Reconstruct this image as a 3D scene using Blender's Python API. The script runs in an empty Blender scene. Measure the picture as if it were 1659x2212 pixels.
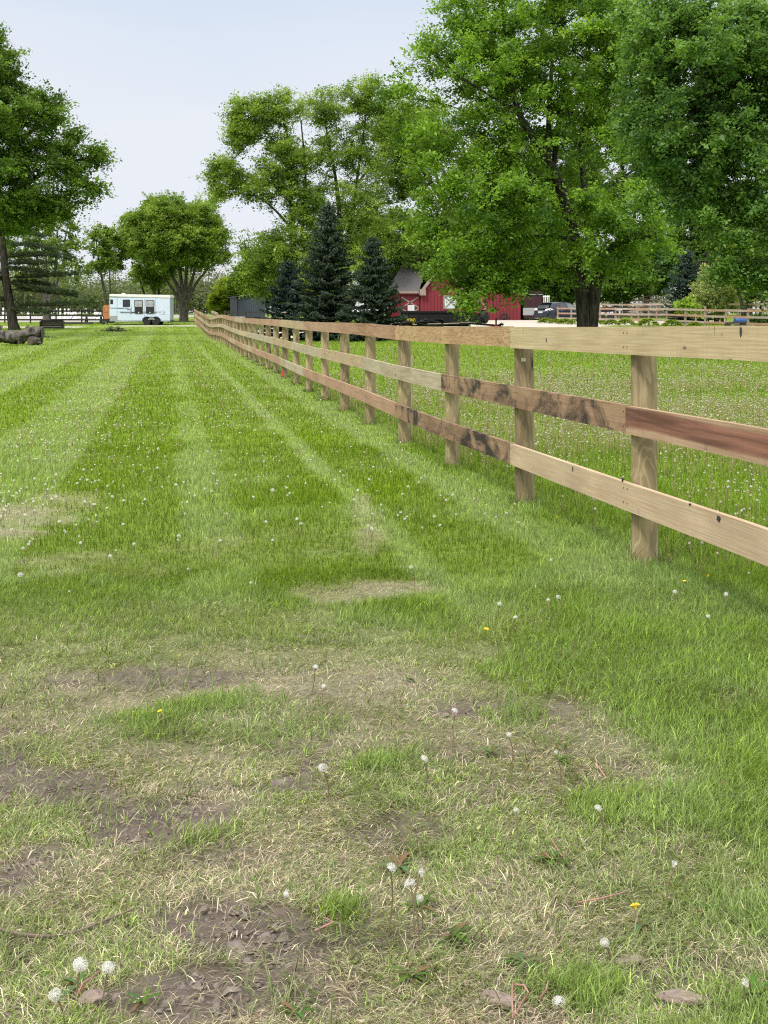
import bpy, bmesh, math, random
import numpy as np
from mathutils import Vector, Matrix
R = math.radians
SC = bpy.context.scene

# ------------------------------------------------------------------ camera, world, sun, exposure
F = 2760.0; HZ = 690.0; CX = 829.5; EYE = 1.37          # focal length, horizon row, centre column in 1659x2212 units
cam = bpy.data.cameras.new('camera'); camo = bpy.data.objects.new('camera', cam); SC.collection.objects.link(camo)
camo.location = (0, 0, EYE); camo.rotation_euler = (R(90), 0, 0)
cam.sensor_fit = 'VERTICAL'; cam.sensor_height = 36; cam.lens = F/2212*36
cam.shift_y = -(1106-HZ)/2212; cam.clip_start = .05; cam.clip_end = 8000
SC.camera = camo
SC.view_settings.view_transform = 'Standard'; SC.view_settings.look = 'None'
SC.view_settings.exposure = 0.0; SC.view_settings.gamma = 1
SC.cycles.max_bounces = 6; SC.cycles.diffuse_bounces = 3; SC.cycles.transmission_bounces = 4
SC.cycles.use_denoising = False; SC.cycles.pixel_filter_type = 'BLACKMAN_HARRIS'; SC.cycles.filter_width = 1.15
SC.cycles.glossy_bounces = 2; SC.cycles.transparent_max_bounces = 4

SUN_EL, SUN_AZ = 52, 215     # azimuth measured clockwise from +Y
w = bpy.data.worlds.new('World'); SC.world = w; w.use_nodes = True
nt = w.node_tree; nt.nodes.clear(); N = nt.nodes.new; L = nt.links.new
out = N('ShaderNodeOutputWorld'); bg = N('ShaderNodeBackground'); bg.inputs[1].default_value = .1
sky = N('ShaderNodeTexSky'); sky.sky_type = 'NISHITA'; sky.sun_disc = False
sky.sun_elevation = R(SUN_EL); sky.sun_rotation = R(SUN_AZ); sky.dust_density = 3.0
tc = N('ShaderNodeTexCoord'); sep = N('ShaderNodeSeparateXYZ'); L(tc.outputs['Generated'], sep.inputs[0])
mp = N('ShaderNodeMapping'); mp.inputs['Scale'].default_value = (1.5, 1.5, 6); L(tc.outputs['Generated'], mp.inputs[0])
nz = N('ShaderNodeTexNoise'); nz.inputs['Scale'].default_value = 1.3; nz.inputs['Detail'].default_value = 5; L(mp.outputs[0], nz.inputs[0])
ma = N('ShaderNodeMath'); ma.operation = 'MULTIPLY_ADD'; ma.inputs[1].default_value = .16; L(nz.outputs[0], ma.inputs[0])
ma.inputs[2].default_value = -.08
ad = N('ShaderNodeMath'); ad.operation = 'ADD'; L(ma.outputs[0], ad.inputs[0]); L(sep.outputs[2], ad.inputs[1])
cr = N('ShaderNodeValToRGB'); cr.color_ramp.interpolation = 'EASE'
els = cr.color_ramp.elements
els[0].position = 0; els[0].color = (.37, .375, .392, 1)
els[1].position = 1; els[1].color = (.9, .9, .9, 1)
for p, c in ((.09, (.362, .374, .41)), (.16, (.358, .372, .402)), (.26, (.295, .335, .39)), (.38, (.45, .47, .52)), (.6, (.8, .8, .82))):
    e = els.new(p); e.color = (*c, 1)
L(ad.outputs[0], cr.inputs[0])
ml = N('ShaderNodeMix'); ml.data_type = 'RGBA'; ml.blend_type = 'MULTIPLY'; ml.inputs[0].default_value = 1
L(cr.outputs[0], ml.inputs[6]); ml.inputs[7].default_value = (24.5, 24.5, 24.5, 1)
mx = N('ShaderNodeMix'); mx.data_type = 'RGBA'; mx.inputs[0].default_value = .9
L(sky.outputs[0], mx.inputs[6]); L(ml.outputs[2], mx.inputs[7])
L(mx.outputs[2], bg.inputs[0]); L(bg.outputs[0], out.inputs[0])
sl = bpy.data.lights.new('sun', 'SUN'); sl.energy = 2.7; sl.angle = R(10); sl.color = (1, .95, .87)
so = bpy.data.objects.new('sun', sl); SC.collection.objects.link(so)
sd = Vector((math.sin(R(SUN_AZ))*math.cos(R(SUN_EL)), math.cos(R(SUN_AZ))*math.cos(R(SUN_EL)), math.sin(R(SUN_EL))))
so.rotation_euler = sd.to_track_quat('Z', 'Y').to_euler()

# ------------------------------------------------------------------ helpers
def tag(o, label=None, cat=None, group=None, kind=None):
    if label: o['label'] = label
    if cat: o['category'] = cat
    if group: o['group'] = group
    if kind: o['kind'] = kind
    return o
def thing(name, label, cat, loc=(0, 0, 0), rz=0, group=None):
    o = bpy.data.objects.new(name, None); SC.collection.objects.link(o)
    o.location = loc; o.rotation_euler = (0, 0, rz); o.empty_display_size = .2
    return tag(o, label, cat, group)
def W(px, Y, py=None):
    """world point on the picture ray px,py at depth Y"""
    return Vector(((px-CX)*Y/F, Y, EYE-(py-HZ)*Y/F if py is not None else 0))
GY = [-20, 5.7, 10, 14, 20, 28, 35, 45, 53, 61.5, 72, 80, 90, 99, 115, 121, 126, 190, 260, 3000]
GZ = [0, 0, -.005, -.015, 0, .045, .06, .10, .17, .28, .20, .24, .42, .62, .86, 1.04, 1.1, 2.1, 2.6, 3.0]
EYs = [0, 52, 72, 85, 105, 112, 140, 200]; EZs = [0, 0, .5, .62, .42, .48, .4, 0]
def g(x, y):
    x = np.asarray(x, float); y = np.asarray(y, float)
    z = np.interp(y, GY, GZ)
    t = np.clip((x+6+.0*y)/9, 0, 1); t = t*t*(3-2*t)
    z = z+np.interp(y, EYs, EZs)*t
    d = np.exp(-np.maximum(y, 0)/40)
    z = z+d*.012*(np.sin(x*2.1+1.3)*np.sin(y*1.7)+.7*np.sin(x*4.3+y*3.1)+.5*np.sin(y*6.3-x*5.2+2))
    return z
def G(x, y): return float(g(x, y))

_tab = np.random.default_rng(1234).uniform(0, 1, (256, 256))
def vn(x, y, f=1., o=3):
    t = np.zeros_like(np.asarray(x, float)); a = 1.; tot = 0
    for k in range(o):
        u = x*f+17.3*k+40; v = y*f+9.7*k+40; i = np.floor(u).astype(int); j = np.floor(v).astype(int); p = u-i; q = v-j
        p = p*p*(3-2*p); q = q*q*(3-2*q); i0, j0, i1, j1 = i & 255, j & 255, (i+1) & 255, (j+1) & 255
        t = t+a*((_tab[i0, j0]*(1-p)+_tab[i1, j0]*p)*(1-q)+(_tab[i0, j1]*(1-p)+_tab[i1, j1]*p)*q); tot += a; a *= .55; f *= 2.1
    return t/tot
class MB:
    def __init__(s): s.v = []; s.f = []
    def add(s, vs, fs):
        n = len(s.v); s.v += [tuple(v) for v in vs]; s.f += [tuple(i+n for i in f) for f in fs]; return s
    def box(s, c, d, rot=None):
        m = rot if rot is not None else Matrix.Identity(3); c = Vector(c)
        vs = [c+m@Vector((x*d[0]/2, y*d[1]/2, z*d[2]/2)) for x in (-1, 1) for y in (-1, 1) for z in (-1, 1)]
        return s.add(vs, [(0, 1, 3, 2), (4, 6, 7, 5), (0, 4, 5, 1), (2, 3, 7, 6), (0, 2, 6, 4), (1, 5, 7, 3)])
    def beam(s, a, b, w_, h_):
        a, b = Vector(a), Vector(b); d = b-a; l = d.length
        q = d.to_track_quat('X', 'Z').to_matrix()
        return s.box((a+b)/2, (l, w_, h_), q)
    def tube(s, pts, rads, n=8, caps=True):
        pts = [Vector(p) for p in pts]
        if not hasattr(rads, '__len__'): rads = [rads]*len(pts)
        base = len(s.v); up = None
        for i, p in enumerate(pts):
            d = (pts[min(i+1, len(pts)-1)]-pts[max(i-1, 0)])
            if d.length < 1e-9: d = Vector((0, 0, 1))
            d.normalize()
            if up is None: up = d.orthogonal().normalized()
            up = (up-d*up.dot(d)); up = up.normalized() if up.length > 1e-6 else d.orthogonal().normalized()
            bt = d.cross(up)
            for k in range(n):
                a = 2*math.pi*k/n
                s.v.append(tuple(p+(up*math.cos(a)+bt*math.sin(a))*rads[i]))
        for i in range(len(pts)-1):
            for k in range(n):
                a = base+i*n+k; b = base+i*n+(k+1) % n
                s.f.append((a, b, b+n, a+n))
        if caps:
            s.f.append(tuple(base+k for k in range(n))[::-1]); s.f.append(tuple(base+(len(pts)-1)*n+k for k in range(n)))
        return s
    def prism(s, poly, y0, y1):
        """polygon in x,z extruded along y"""
        n = len(poly)
        vs = [(x, y0, z) for x, z in poly]+[(x, y1, z) for x, z in poly]
        fs = [tuple(range(n)), tuple(range(2*n-1, n-1, -1))]+[(i, i+n, (i+1) % n+n, (i+1) % n) for i in range(n)]
        return s.add(vs, fs)
    def lathe(s, prof, c, axis='z', n=20):
        base = len(s.v)
        for r, h in prof:
            for k in range(n):
                a = 2*math.pi*k/n; x, y = r*math.cos(a), r*math.sin(a)
                p = (x, y, h) if axis == 'z' else ((x, h, y) if axis == 'y' else (h, x, y))
                s.v.append((p[0]+c[0], p[1]+c[1], p[2]+c[2]))
        for i in range(len(prof)-1):
            for k in range(n):
                a = base+i*n+k; b = base+i*n+(k+1) % n
                s.f.append((a, b, b+n, a+n))
        s.f.append(tuple(base+k for k in range(n))[::-1]); s.f.append(tuple(base+(len(prof)-1)*n+k for k in range(n)))
        return s
    def build(s, name, mat, parent=None, smooth=False, bevel=0, fix=True):
        me = bpy.data.meshes.new(name); me.from_pydata(s.v, [], s.f)
        if fix:
            bm = bmesh.new(); bm.from_mesh(me); bmesh.ops.recalc_face_normals(bm, faces=bm.faces)
            if bevel:
                es = [e for e in bm.edges if len(e.link_faces) == 2 and e.calc_face_angle(0) > .5]
                bmesh.ops.bevel(bm, geom=es, offset=bevel, segments=2, affect='EDGES', clamp_overlap=True)
            bm.to_mesh(me); bm.free()
        me.materials.append(mat)
        if smooth:
            me.polygons.foreach_set('use_smooth', [True]*len(me.polygons))
            try: me.set_sharp_from_angle(angle=R(40))
            except Exception: pass
        o = bpy.data.objects.new(name, me); SC.collection.objects.link(o)
        if parent is not None: o.parent = parent
        return o

def np_mesh(name, V, faces_n, k, mat, parent=None, attrs=None, smooth=False):
    """V (n,3) float, faces_n (m,k) ints"""
    V = np.asarray(V, np.float32); Fc = np.asarray(faces_n, np.int32)
    me = bpy.data.meshes.new(name)
    me.vertices.add(len(V)); me.vertices.foreach_set('co', V.ravel())
    me.loops.add(Fc.size); me.loops.foreach_set('vertex_index', Fc.ravel())
    me.polygons.add(len(Fc)); me.polygons.foreach_set('loop_start', np.arange(0, Fc.size, k, dtype=np.int32))
    try: me.polygons.foreach_set('loop_total', np.full(len(Fc), k, np.int32))
    except Exception: pass
    for nm, (typ, arr) in (attrs or {}).items():
        a = me.attributes.new(nm, typ, 'POINT')
        if typ == 'FLOAT_COLOR':
            c4 = np.ones((len(V), 4), np.float32); c4[:, :3] = arr; a.data.foreach_set('color', c4.ravel())
        else: a.data.foreach_set('value', np.asarray(arr, np.float32))
    me.update(calc_edges=True)
    if smooth: me.polygons.foreach_set('use_smooth', np.ones(len(Fc), bool))
    me.materials.append(mat)
    o = bpy.data.objects.new(name, me); SC.collection.objects.link(o)
    if parent is not None: o.parent = parent
    return o

# ------------------------------------------------------------------ materials
MATS = {}
def newmat(name):
    m = bpy.data.materials.new(name); m.use_nodes = True; t = m.node_tree
    for n in list(t.nodes): t.nodes.remove(n)
    o = t.nodes.new('ShaderNodeOutputMaterial'); return m, t, o
def pmat(name, col, rough=.6, metal=0, var=.12, scale=6, bump=0, spec=.5, coat=0, stretch=(1, 1, 1), col2=None, alpha=None):
    if name in MATS: return MATS[name]
    m, t, o = newmat(name)
    b = t.nodes.new('ShaderNodeBsdfPrincipled'); t.links.new(b.outputs[0], o.inputs[0])
    b.inputs['Roughness'].default_value = rough; b.inputs['Metallic'].default_value = metal
    b.inputs['Specular IOR Level'].default_value = spec; b.inputs['Coat Weight'].default_value = coat
    tcn = t.nodes.new('ShaderNodeTexCoord'); mpn = t.nodes.new('ShaderNodeMapping'); mpn.inputs['Scale'].default_value = stretch
    n = t.nodes.new('ShaderNodeTexNoise'); n.inputs['Scale'].default_value = scale; n.inputs['Detail'].default_value = 6
    t.links.new(tcn.outputs['Object'], mpn.inputs[0]); t.links.new(mpn.outputs[0], n.inputs[0])
    r = t.nodes.new('ShaderNodeValToRGB'); r.color_ramp.elements[0].position = .3; r.color_ramp.elements[1].position = .7
    c2 = col2 or tuple(c*(1+var) for c in col); c1 = tuple(c*(1-var) for c in col)
    r.color_ramp.elements[0].color = (*c1, 1); r.color_ramp.elements[1].color = (*[min(1, c) for c in c2], 1)
    t.links.new(n.outputs[0], r.inputs[0]); t.links.new(r.outputs[0], b.inputs['Base Color'])
    if bump:
        bp = t.nodes.new('ShaderNodeBump'); bp.inputs['Strength'].default_value = bump; bp.inputs['Distance'].default_value = .05
        t.links.new(n.outputs[0], bp.inputs['Height']); t.links.new(bp.outputs[0], b.inputs['Normal'])
    MATS[name] = m; return m
def foliage_mat(name, transl=.35, rough=.55, gloss=.06):
    m, t, o = newmat(name)
    at = t.nodes.new('ShaderNodeAttribute'); at.attribute_name = 'col'
    d = t.nodes.new('ShaderNodeBsdfDiffuse'); tr = t.nodes.new('ShaderNodeBsdfTranslucent'); gl = t.nodes.new('ShaderNodeBsdfGlossy')
    gl.inputs['Roughness'].default_value = rough; gl.inputs['Color'].default_value = (.8, .85, .8, 1)
    hs = t.nodes.new('ShaderNodeMix'); hs.data_type = 'RGBA'; hs.blend_type = 'MULTIPLY'; hs.inputs[0].default_value = 1
    hs.inputs[7].default_value = (1.25, 1.2, .5, 1)
    t.links.new(at.outputs['Color'], d.inputs[0]); t.links.new(at.outputs['Color'], hs.inputs[6]); t.links.new(hs.outputs[2], tr.inputs[0])
    a = t.nodes.new('ShaderNodeMixShader'); a.inputs[0].default_value = transl
    b = t.nodes.new('ShaderNodeMixShader'); b.inputs[0].default_value = gloss
    t.links.new(d.outputs[0], a.inputs[1]); t.links.new(tr.outputs[0], a.inputs[2])
    t.links.new(a.outputs[0], b.inputs[1]); t.links.new(gl.outputs[0], b.inputs[2]); t.links.new(b.outputs[0], o.inputs[0])
    return m
M_LEAF = foliage_mat('leaf', .48, .5, .02)
M_GRASS = foliage_mat('grass_blade', .38, .6, .012)
M_NEEDLE = foliage_mat('needle', .12, .6, .03)
def bark_mat(name, c1, c2, scale=5):
    m, t, o = newmat(name); b = t.nodes.new('ShaderNodeBsdfPrincipled'); b.inputs['Roughness'].default_value = .9
    b.inputs['Specular IOR Level'].default_value = .15
    t.links.new(b.outputs[0], o.inputs[0])
    tcn = t.nodes.new('ShaderNodeTexCoord'); mpn = t.nodes.new('ShaderNodeMapping'); mpn.inputs['Scale'].default_value = (scale*2.2, scale*2.2, scale*.3)
    n = t.nodes.new('ShaderNodeTexNoise'); n.inputs['Scale'].default_value = 1; n.inputs['Detail'].default_value = 9; n.inputs['Roughness'].default_value = .65
    t.links.new(tcn.outputs['Object'], mpn.inputs[0]); t.links.new(mpn.outputs[0], n.inputs[0])
    r = t.nodes.new('ShaderNodeValToRGB'); r.color_ramp.elements[0].position = .38; r.color_ramp.elements[1].position = .62
    r.color_ramp.elements[0].color = (*c1, 1); r.color_ramp.elements[1].color = (*c2, 1)
    t.links.new(n.outputs[0], r.inputs[0]); t.links.new(r.outputs[0], b.inputs['Base Color'])
    bp = t.nodes.new('ShaderNodeBump'); bp.inputs['Strength'].default_value = .9; bp.inputs['Distance'].default_value = .08
    t.links.new(n.outputs[0], bp.inputs['Height']); t.links.new(bp.outputs[0], b.inputs['Normal'])
    return m
M_BARK = bark_mat('bark', (.018, .015, .012), (.085, .072, .060))
M_BARKG = bark_mat('bark_grey', (.05, .045, .038), (.18, .165, .14))

def wood_mat(name, base, dark, grain=.5, stain=0., heart=None, knots=.5, seedv=0., fig=0.):
    """boards carry point attributes bu (metres along) and bv (metres across)"""
    if name in MATS: return MATS[name]
    m, t, o = newmat(name); nd = t.nodes.new; lk = t.links.new
    b = nd('ShaderNodeBsdfPrincipled'); b.inputs['Roughness'].default_value = .8; b.inputs['Specular IOR Level'].default_value = .2
    lk(b.outputs[0], o.inputs[0])
    au = nd('ShaderNodeAttribute'); au.attribute_name = 'bu'; av = nd('ShaderNodeAttribute'); av.attribute_name = 'bv'
    oi = nd('ShaderNodeObjectInfo'); rm = nd('ShaderNodeMath'); rm.operation = 'MULTIPLY'; rm.inputs[1].default_value = 37
    lk(oi.outputs['Random'], rm.inputs[0])
    cx = nd('ShaderNodeCombineXYZ'); lk(au.outputs['Fac'], cx.inputs[0]); lk(av.outputs['Fac'], cx.inputs[1]); lk(rm.outputs[0], cx.inputs[2])
    def noise(sc, vec, det=6, rough=.5, dist=0):
        mpn = nd('ShaderNodeMapping'); mpn.inputs['Scale'].default_value = sc; lk(vec, mpn.inputs[0])
        n = nd('ShaderNodeTexNoise'); n.inputs['Scale'].default_value = 1; n.inputs['Detail'].default_value = det
        n.inputs['Roughness'].default_value = rough; n.inputs['Distortion'].default_value = dist
        lk(mpn.outputs[0], n.inputs[0]); return n.outputs[0]
    def ramp(inp, p0, p1, c0=(0, 0, 0), c1=(1, 1, 1)):
        r = nd('ShaderNodeValToRGB'); r.color_ramp.elements[0].position = p0; r.color_ramp.elements[1].position = p1
        r.color_ramp.elements[0].color = (*c0, 1); r.color_ramp.elements[1].color = (*c1, 1); lk(inp, r.inputs[0]); return r.outputs[0]
    def mix(f, a, c, mode='MIX'):
        x = nd('ShaderNodeMix'); x.data_type = 'RGBA'; x.blend_type = mode
        if isinstance(f, float): x.inputs[0].default_value = f
        else: lk(f, x.inputs[0])
        for i, v in ((6, a), (7, c)):
            if isinstance(v, tuple): x.inputs[i].default_value = (*v, 1)
            else: lk(v, x.inputs[i])
        return x.outputs[2]
    V = cx.outputs[0]
    fine = noise((2.5, 90, 1), V, 5, .6)
    broad = noise((1.1, 16, 1), V, 4, .5, 1.2)
    col = mix(ramp(fine, .35, .7), tuple(c*.86 for c in base), tuple(min(1, c*1.08) for c in base))
    gr = nd('ShaderNodeMath'); gr.operation = 'MULTIPLY'; lk(ramp(broad, .48, .66), gr.inputs[0]); gr.inputs[1].default_value = grain
    col = mix(gr.outputs[0], col, dark)
    patch = noise((1.6, 3, 1), V, 3, .5)
    col = mix(ramp(patch, .35, .7, (.86, .84, .82), (1.08, 1.06, 1.05)), (0., 0., 0.), col) if False else mix(1.0, col, ramp(patch, .3, .7, (.84, .81, .78), (1.1, 1.08, 1.06)), 'MULTIPLY')
    if fig:   # figured wavy grain running across
        fg = noise((5, 30, 1), V, 2, .5, 1.6)
        x = nd('ShaderNodeMath'); x.operation = 'MULTIPLY'; x.inputs[1].default_value = fig; lk(ramp(fg, .48, .6), x.inputs[0])
        col = mix(x.outputs[0], col, dark)
    if heart:
        ab = nd('ShaderNodeMath'); ab.operation = 'ABSOLUTE'
        wv = noise((.9, 1, 1), V, 2); ad2 = nd('ShaderNodeMath'); ad2.operation = 'MULTIPLY_ADD'; ad2.inputs[1].default_value = .05; lk(wv, ad2.inputs[0])
        lk(av.outputs['Fac'], ad2.inputs[2]); sb = nd('ShaderNodeMath'); sb.operation = 'SUBTRACT'; sb.inputs[1].default_value = .035
        lk(ad2.outputs[0], sb.inputs[0]); lk(sb.outputs[0], ab.inputs[0])
        hm = ramp(ab.outputs[0], .045, .06, (1, 1, 1), (0, 0, 0))
        col = mix(hm, col, mix(ramp(noise((.8, 22, 1), V, 6, .6, .8), .38, .64), tuple(c*.62 for c in heart), tuple(c*1.45 for c in heart)))
    if knots:
        vr = nd('ShaderNodeTexVoronoi'); vr.inputs['Scale'].default_value = 1; mpn = nd('ShaderNodeMapping'); mpn.inputs['Scale'].default_value = (2.6, 6.5, 1)
        lk(V, mpn.inputs[0]); lk(mpn.outputs[0], vr.inputs[0])
        kk = nd('ShaderNodeMath'); kk.operation = 'MULTIPLY'; kk.inputs[1].default_value = knots; lk(ramp(vr.outputs['Distance'], .035, .09, (1, 1, 1), (0, 0, 0)), kk.inputs[0])
        col = mix(kk.outputs[0], col, (.06, .045, .035))
        # short vertical saw / bark ticks
        tk = noise((28, 5, 1), V, 2, .4)
        kt = nd('ShaderNodeMath'); kt.operation = 'MULTIPLY'; kt.inputs[1].default_value = .55*knots; lk(ramp(tk, .70, .76), kt.inputs[0])
        col = mix(kt.outputs[0], col, (.10, .07, .045))
    if stain:
        sm = noise((2.3, 4.5, 1), V, 8, .72, .6)
        st = nd('ShaderNodeMath'); st.operation = 'MULTIPLY'; st.inputs[1].default_value = min(1., stain); lk(ramp(sm, .46, .60), st.inputs[0])
        s2 = nd('ShaderNodeMath'); s2.operation = 'MULTIPLY'; s2.inputs[1].default_value = .6; lk(ramp(noise((1.1, 2.2, 1), V, 5, .6), .42, .62), s2.inputs[0])
        col = mix(s2.outputs[0], col, (.17, .10, .065)); col = mix(st.outputs[0], col, (.030, .025, .023))
    saw = noise((70, 1.5, 1), V, 2, .5)
    col = mix(.5, col, ramp(saw, .3, .7, (.9, .9, .9), (1.06, 1.06, 1.06)), 'MULTIPLY')
    lk(col, b.inputs['Base Color'])
    bp = nd('ShaderNodeBump'); bp.inputs['Strength'].default_value = .35; bp.inputs['Distance'].default_value = .006
    lk(fine, bp.inputs['Height']); lk(bp.outputs[0], b.inputs['Normal'])
    MATS[name] = m; return m
def post_mat():
    m, t, o = newmat('treated_post'); nd = t.nodes.new; lk = t.links.new
    b = nd('ShaderNodeBsdfPrincipled'); b.inputs['Roughness'].default_value = .85; b.inputs['Specular IOR Level'].default_value = .15
    lk(b.outputs[0], o.inputs[0])
    tcn = nd('ShaderNodeTexCoord'); oi = nd('ShaderNodeObjectInfo')
    va = nd('ShaderNodeVectorMath'); va.operation = 'MULTIPLY_ADD'; cxx = nd('ShaderNodeCombineXYZ')
    lk(oi.outputs['Random'], cxx.inputs[2]); lk(cxx.outputs[0], va.inputs[0]); va.inputs[1].default_value = (0, 0, 30); lk(tcn.outputs['Object'], va.inputs[2])
    def nz_(sc, det=4, dist=0):
        mp_ = nd('ShaderNodeMapping'); mp_.inputs['Scale'].default_value = sc; lk(va.outputs[0], mp_.inputs[0])
        n = nd('ShaderNodeTexNoise'); n.inputs['Scale'].default_value = 1; n.inputs['Detail'].default_value = det; n.inputs['Distortion'].default_value = dist
        lk(mp_.outputs[0], n.inputs[0]); return n
    warp = nz_((9, 9, 2.2), 3, .6)
    # contour lines of the warped noise read as cathedral grain
    mu = nd('ShaderNodeMath'); mu.operation = 'MULTIPLY'; mu.inputs[1].default_value = 42; lk(warp.outputs[0], mu.inputs[0])
    sn = nd('ShaderNodeMath'); sn.operation = 'SINE'; lk(mu.outputs[0], sn.inputs[0])
    r = nd('ShaderNodeValToRGB'); lk(sn.outputs[0], r.inputs[0])
    r.color_ramp.elements[0].position = .15; r.color_ramp.elements[0].color = (.29, .235, .14, 1)
    r.color_ramp.elements[1].position = .95; r.color_ramp.elements[1].color = (.40, .335, .205, 1)
    big = nz_((6, 6, 1.3), 5, .5); rb = nd('ShaderNodeValToRGB'); lk(big.outputs[0], rb.inputs[0])
    rb.color_ramp.elements[0].position = .36; rb.color_ramp.elements[0].color = (.62, .58, .55, 1)
    rb.color_ramp.elements[1].position = .6; rb.color_ramp.elements[1].color = (1.1, 1.08, 1.0, 1)
    x = nd('ShaderNodeMix'); x.data_type = 'RGBA'; x.blend_type = 'MULTIPLY'; x.inputs[0].default_value = 1
    lk(r.outputs[0], x.inputs[6]); lk(rb.outputs[0], x.inputs[7])
    vr = nd('ShaderNodeTexVoronoi'); mp2 = nd('ShaderNodeMapping'); mp2.inputs['Scale'].default_value = (5, 5, 2.2); lk(va.outputs[0], mp2.inputs[0]); lk(mp2.outputs[0], vr.inputs[0]); vr.inputs['Scale'].default_value = 1
    rk = nd('ShaderNodeValToRGB'); lk(vr.outputs['Distance'], rk.inputs[0]); rk.color_ramp.elements[0].position = .09; rk.color_ramp.elements[0].color = (1, 1, 1, 1); rk.color_ramp.elements[1].position = .15; rk.color_ramp.elements[1].color = (0, 0, 0, 1)
    y = nd('ShaderNodeMix'); y.data_type = 'RGBA'; lk(rk.outputs[0], y.inputs[0]); lk(x.outputs[2], y.inputs[6]); y.inputs[7].default_value = (.05, .035, .02, 1)
    lk(y.outputs[2], b.inputs['Base Color']); return m
M_POST = post_mat()
PALE = wood_mat('pale_board', (.54, .44, .265), (.36, .27, .14), .35, 0, knots=.9)
PALE2 = wood_mat('pale_pink_board', (.53, .42, .28), (.42, .28, .17), .45, 0, knots=1)
FIGW = wood_mat('figured_board', (.50, .35, .19), (.30, .165, .08), .4, 0, fig=.7, knots=.4)
BROWNP = wood_mat('brown_pink_board', (.42, .27, .17), (.24, .12, .075), .7, .0, fig=.35)
TAN = wood_mat('tan_board', (.47, .37, .24), (.30, .21, .12), .5, 0, knots=.8)
GREYT = wood_mat('grey_tan_board', (.46, .40, .29), (.28, .22, .15), .5, .0, knots=.9)
STAIN = wood_mat('stained_board', (.40, .265, .165), (.20, .12, .075), .6, .95)
HEART = wood_mat('red_heart_board', (.44, .31, .20), (.30, .17, .10), .4, 0, heart=(.22, .105, .07), knots=.5)
PINK = wood_mat('pink_tan_board', (.43, .28, .19), (.28, .17, .11), .5, 0, knots=.7)
WEATH = wood_mat('weathered_board', (.44, .37, .30), (.30, .24, .19), .5, 0, knots=.5)
DARKW = wood_mat('dark_board', (.055, .048, .045), (.03, .027, .025), .4, 0, knots=.1)

# ------------------------------------------------------------------ ground
def px_of(x, y):   # picture coordinates of flat ground, only used to place patches where they lie in the field
    yy = np.maximum(y, .5)
    return x, yy
def patch(lst, x, y, grow=1.25):
    m = np.zeros_like(x); wob = 2.6*(vn(x, y, 3.2, 4)-.5)
    for (px, py, rx, ry, st) in lst:
        Y = F*EYE/(py-HZ); X = (px-CX)*Y/F; ax = rx*Y/F; ay = ry*Y*Y/(F*EYE)
        d = (((x-X)/ax)**2+((y-Y)/ay)**2)/grow+wob
        m = np.maximum(m, st*np.clip((1.45-d)*.85, 0, 1))
    return m
MUD = [(340,1785,120,45,1),(250,1800,70,22,.7),(470,1990,150,45,1),(600,2030,120,35,.9),(330,2150,150,50,1),(520,2130,110,40,.8),(300,1458,170,15,.8),(170,1470,60,10,.6),
       (1090,1540,130,18,.9),(1215,1530,30,25,.9),(1345,1655,50,18,.8),(1480,2120,150,75,.8),(1254,2057,35,16,.8),(10,1655,45,30,.9),(520,1705,130,10,.7),(60,1720,60,20,.5),
       (1030,1640,120,15,.6),(1180,2080,60,25,.5),(480,1850,120,25,.7),(700,2150,80,30,.6),(40,2060,80,40,.5),(0,2200,100,40,.6),(980,1960,60,18,.5),(1440,1850,50,14,.4),(700,1380,60,8,.5),(1230,1940,50,20,.5)]
DRY = [(20,1120,120,60,.9),(230,1420,260,60,.6),(760,1275,170,18,.9),(880,1270,90,14,.8),(300,1750,330,75,.8),(950,1420,190,45,.6),(620,1900,400,90,.7),(330,2020,350,110,.6),
       (1000,1560,230,70,.6),(800,1160,30,40,.7),(1500,2080,200,110,.6),(1100,1980,150,60,.5),(1300,1700,130,60,.4),(60,1500,120,60,.6),(560,1180,220,40,.25),(1020,1700,230,50,.6),
       (780,1100,18,50,.6),(200,1220,180,30,.35),(550,1340,200,30,.4),(1200,1850,300,50,.4),(450,2150,500,80,.5),(1620,1900,120,60,.3)]
LUSH = [(450,1560,230,55,1),(1400,1420,300,120,1),(880,1330,120,35,.8),(620,1090,130,30,.6),(600,1580,130,50,.8),(1550,1600,160,90,.7),(1000,1850,140,60,.6),(1290,1750,90,40,.6),(300,900,120,60,.5),(1450,1750,140,50,.5),(1130,1180,140,40,.5)]
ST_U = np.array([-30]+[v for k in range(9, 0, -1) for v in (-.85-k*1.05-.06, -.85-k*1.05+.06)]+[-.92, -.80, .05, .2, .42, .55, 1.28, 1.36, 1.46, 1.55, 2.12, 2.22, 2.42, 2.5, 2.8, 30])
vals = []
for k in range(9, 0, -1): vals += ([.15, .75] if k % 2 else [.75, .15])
ST_V = np.array([.5]+vals[:]+[.8, .08, .08, .6, .6, .12, .15, 1.0, 1.0, .12, .15, .9, .9, .45, .45, .45])
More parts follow.
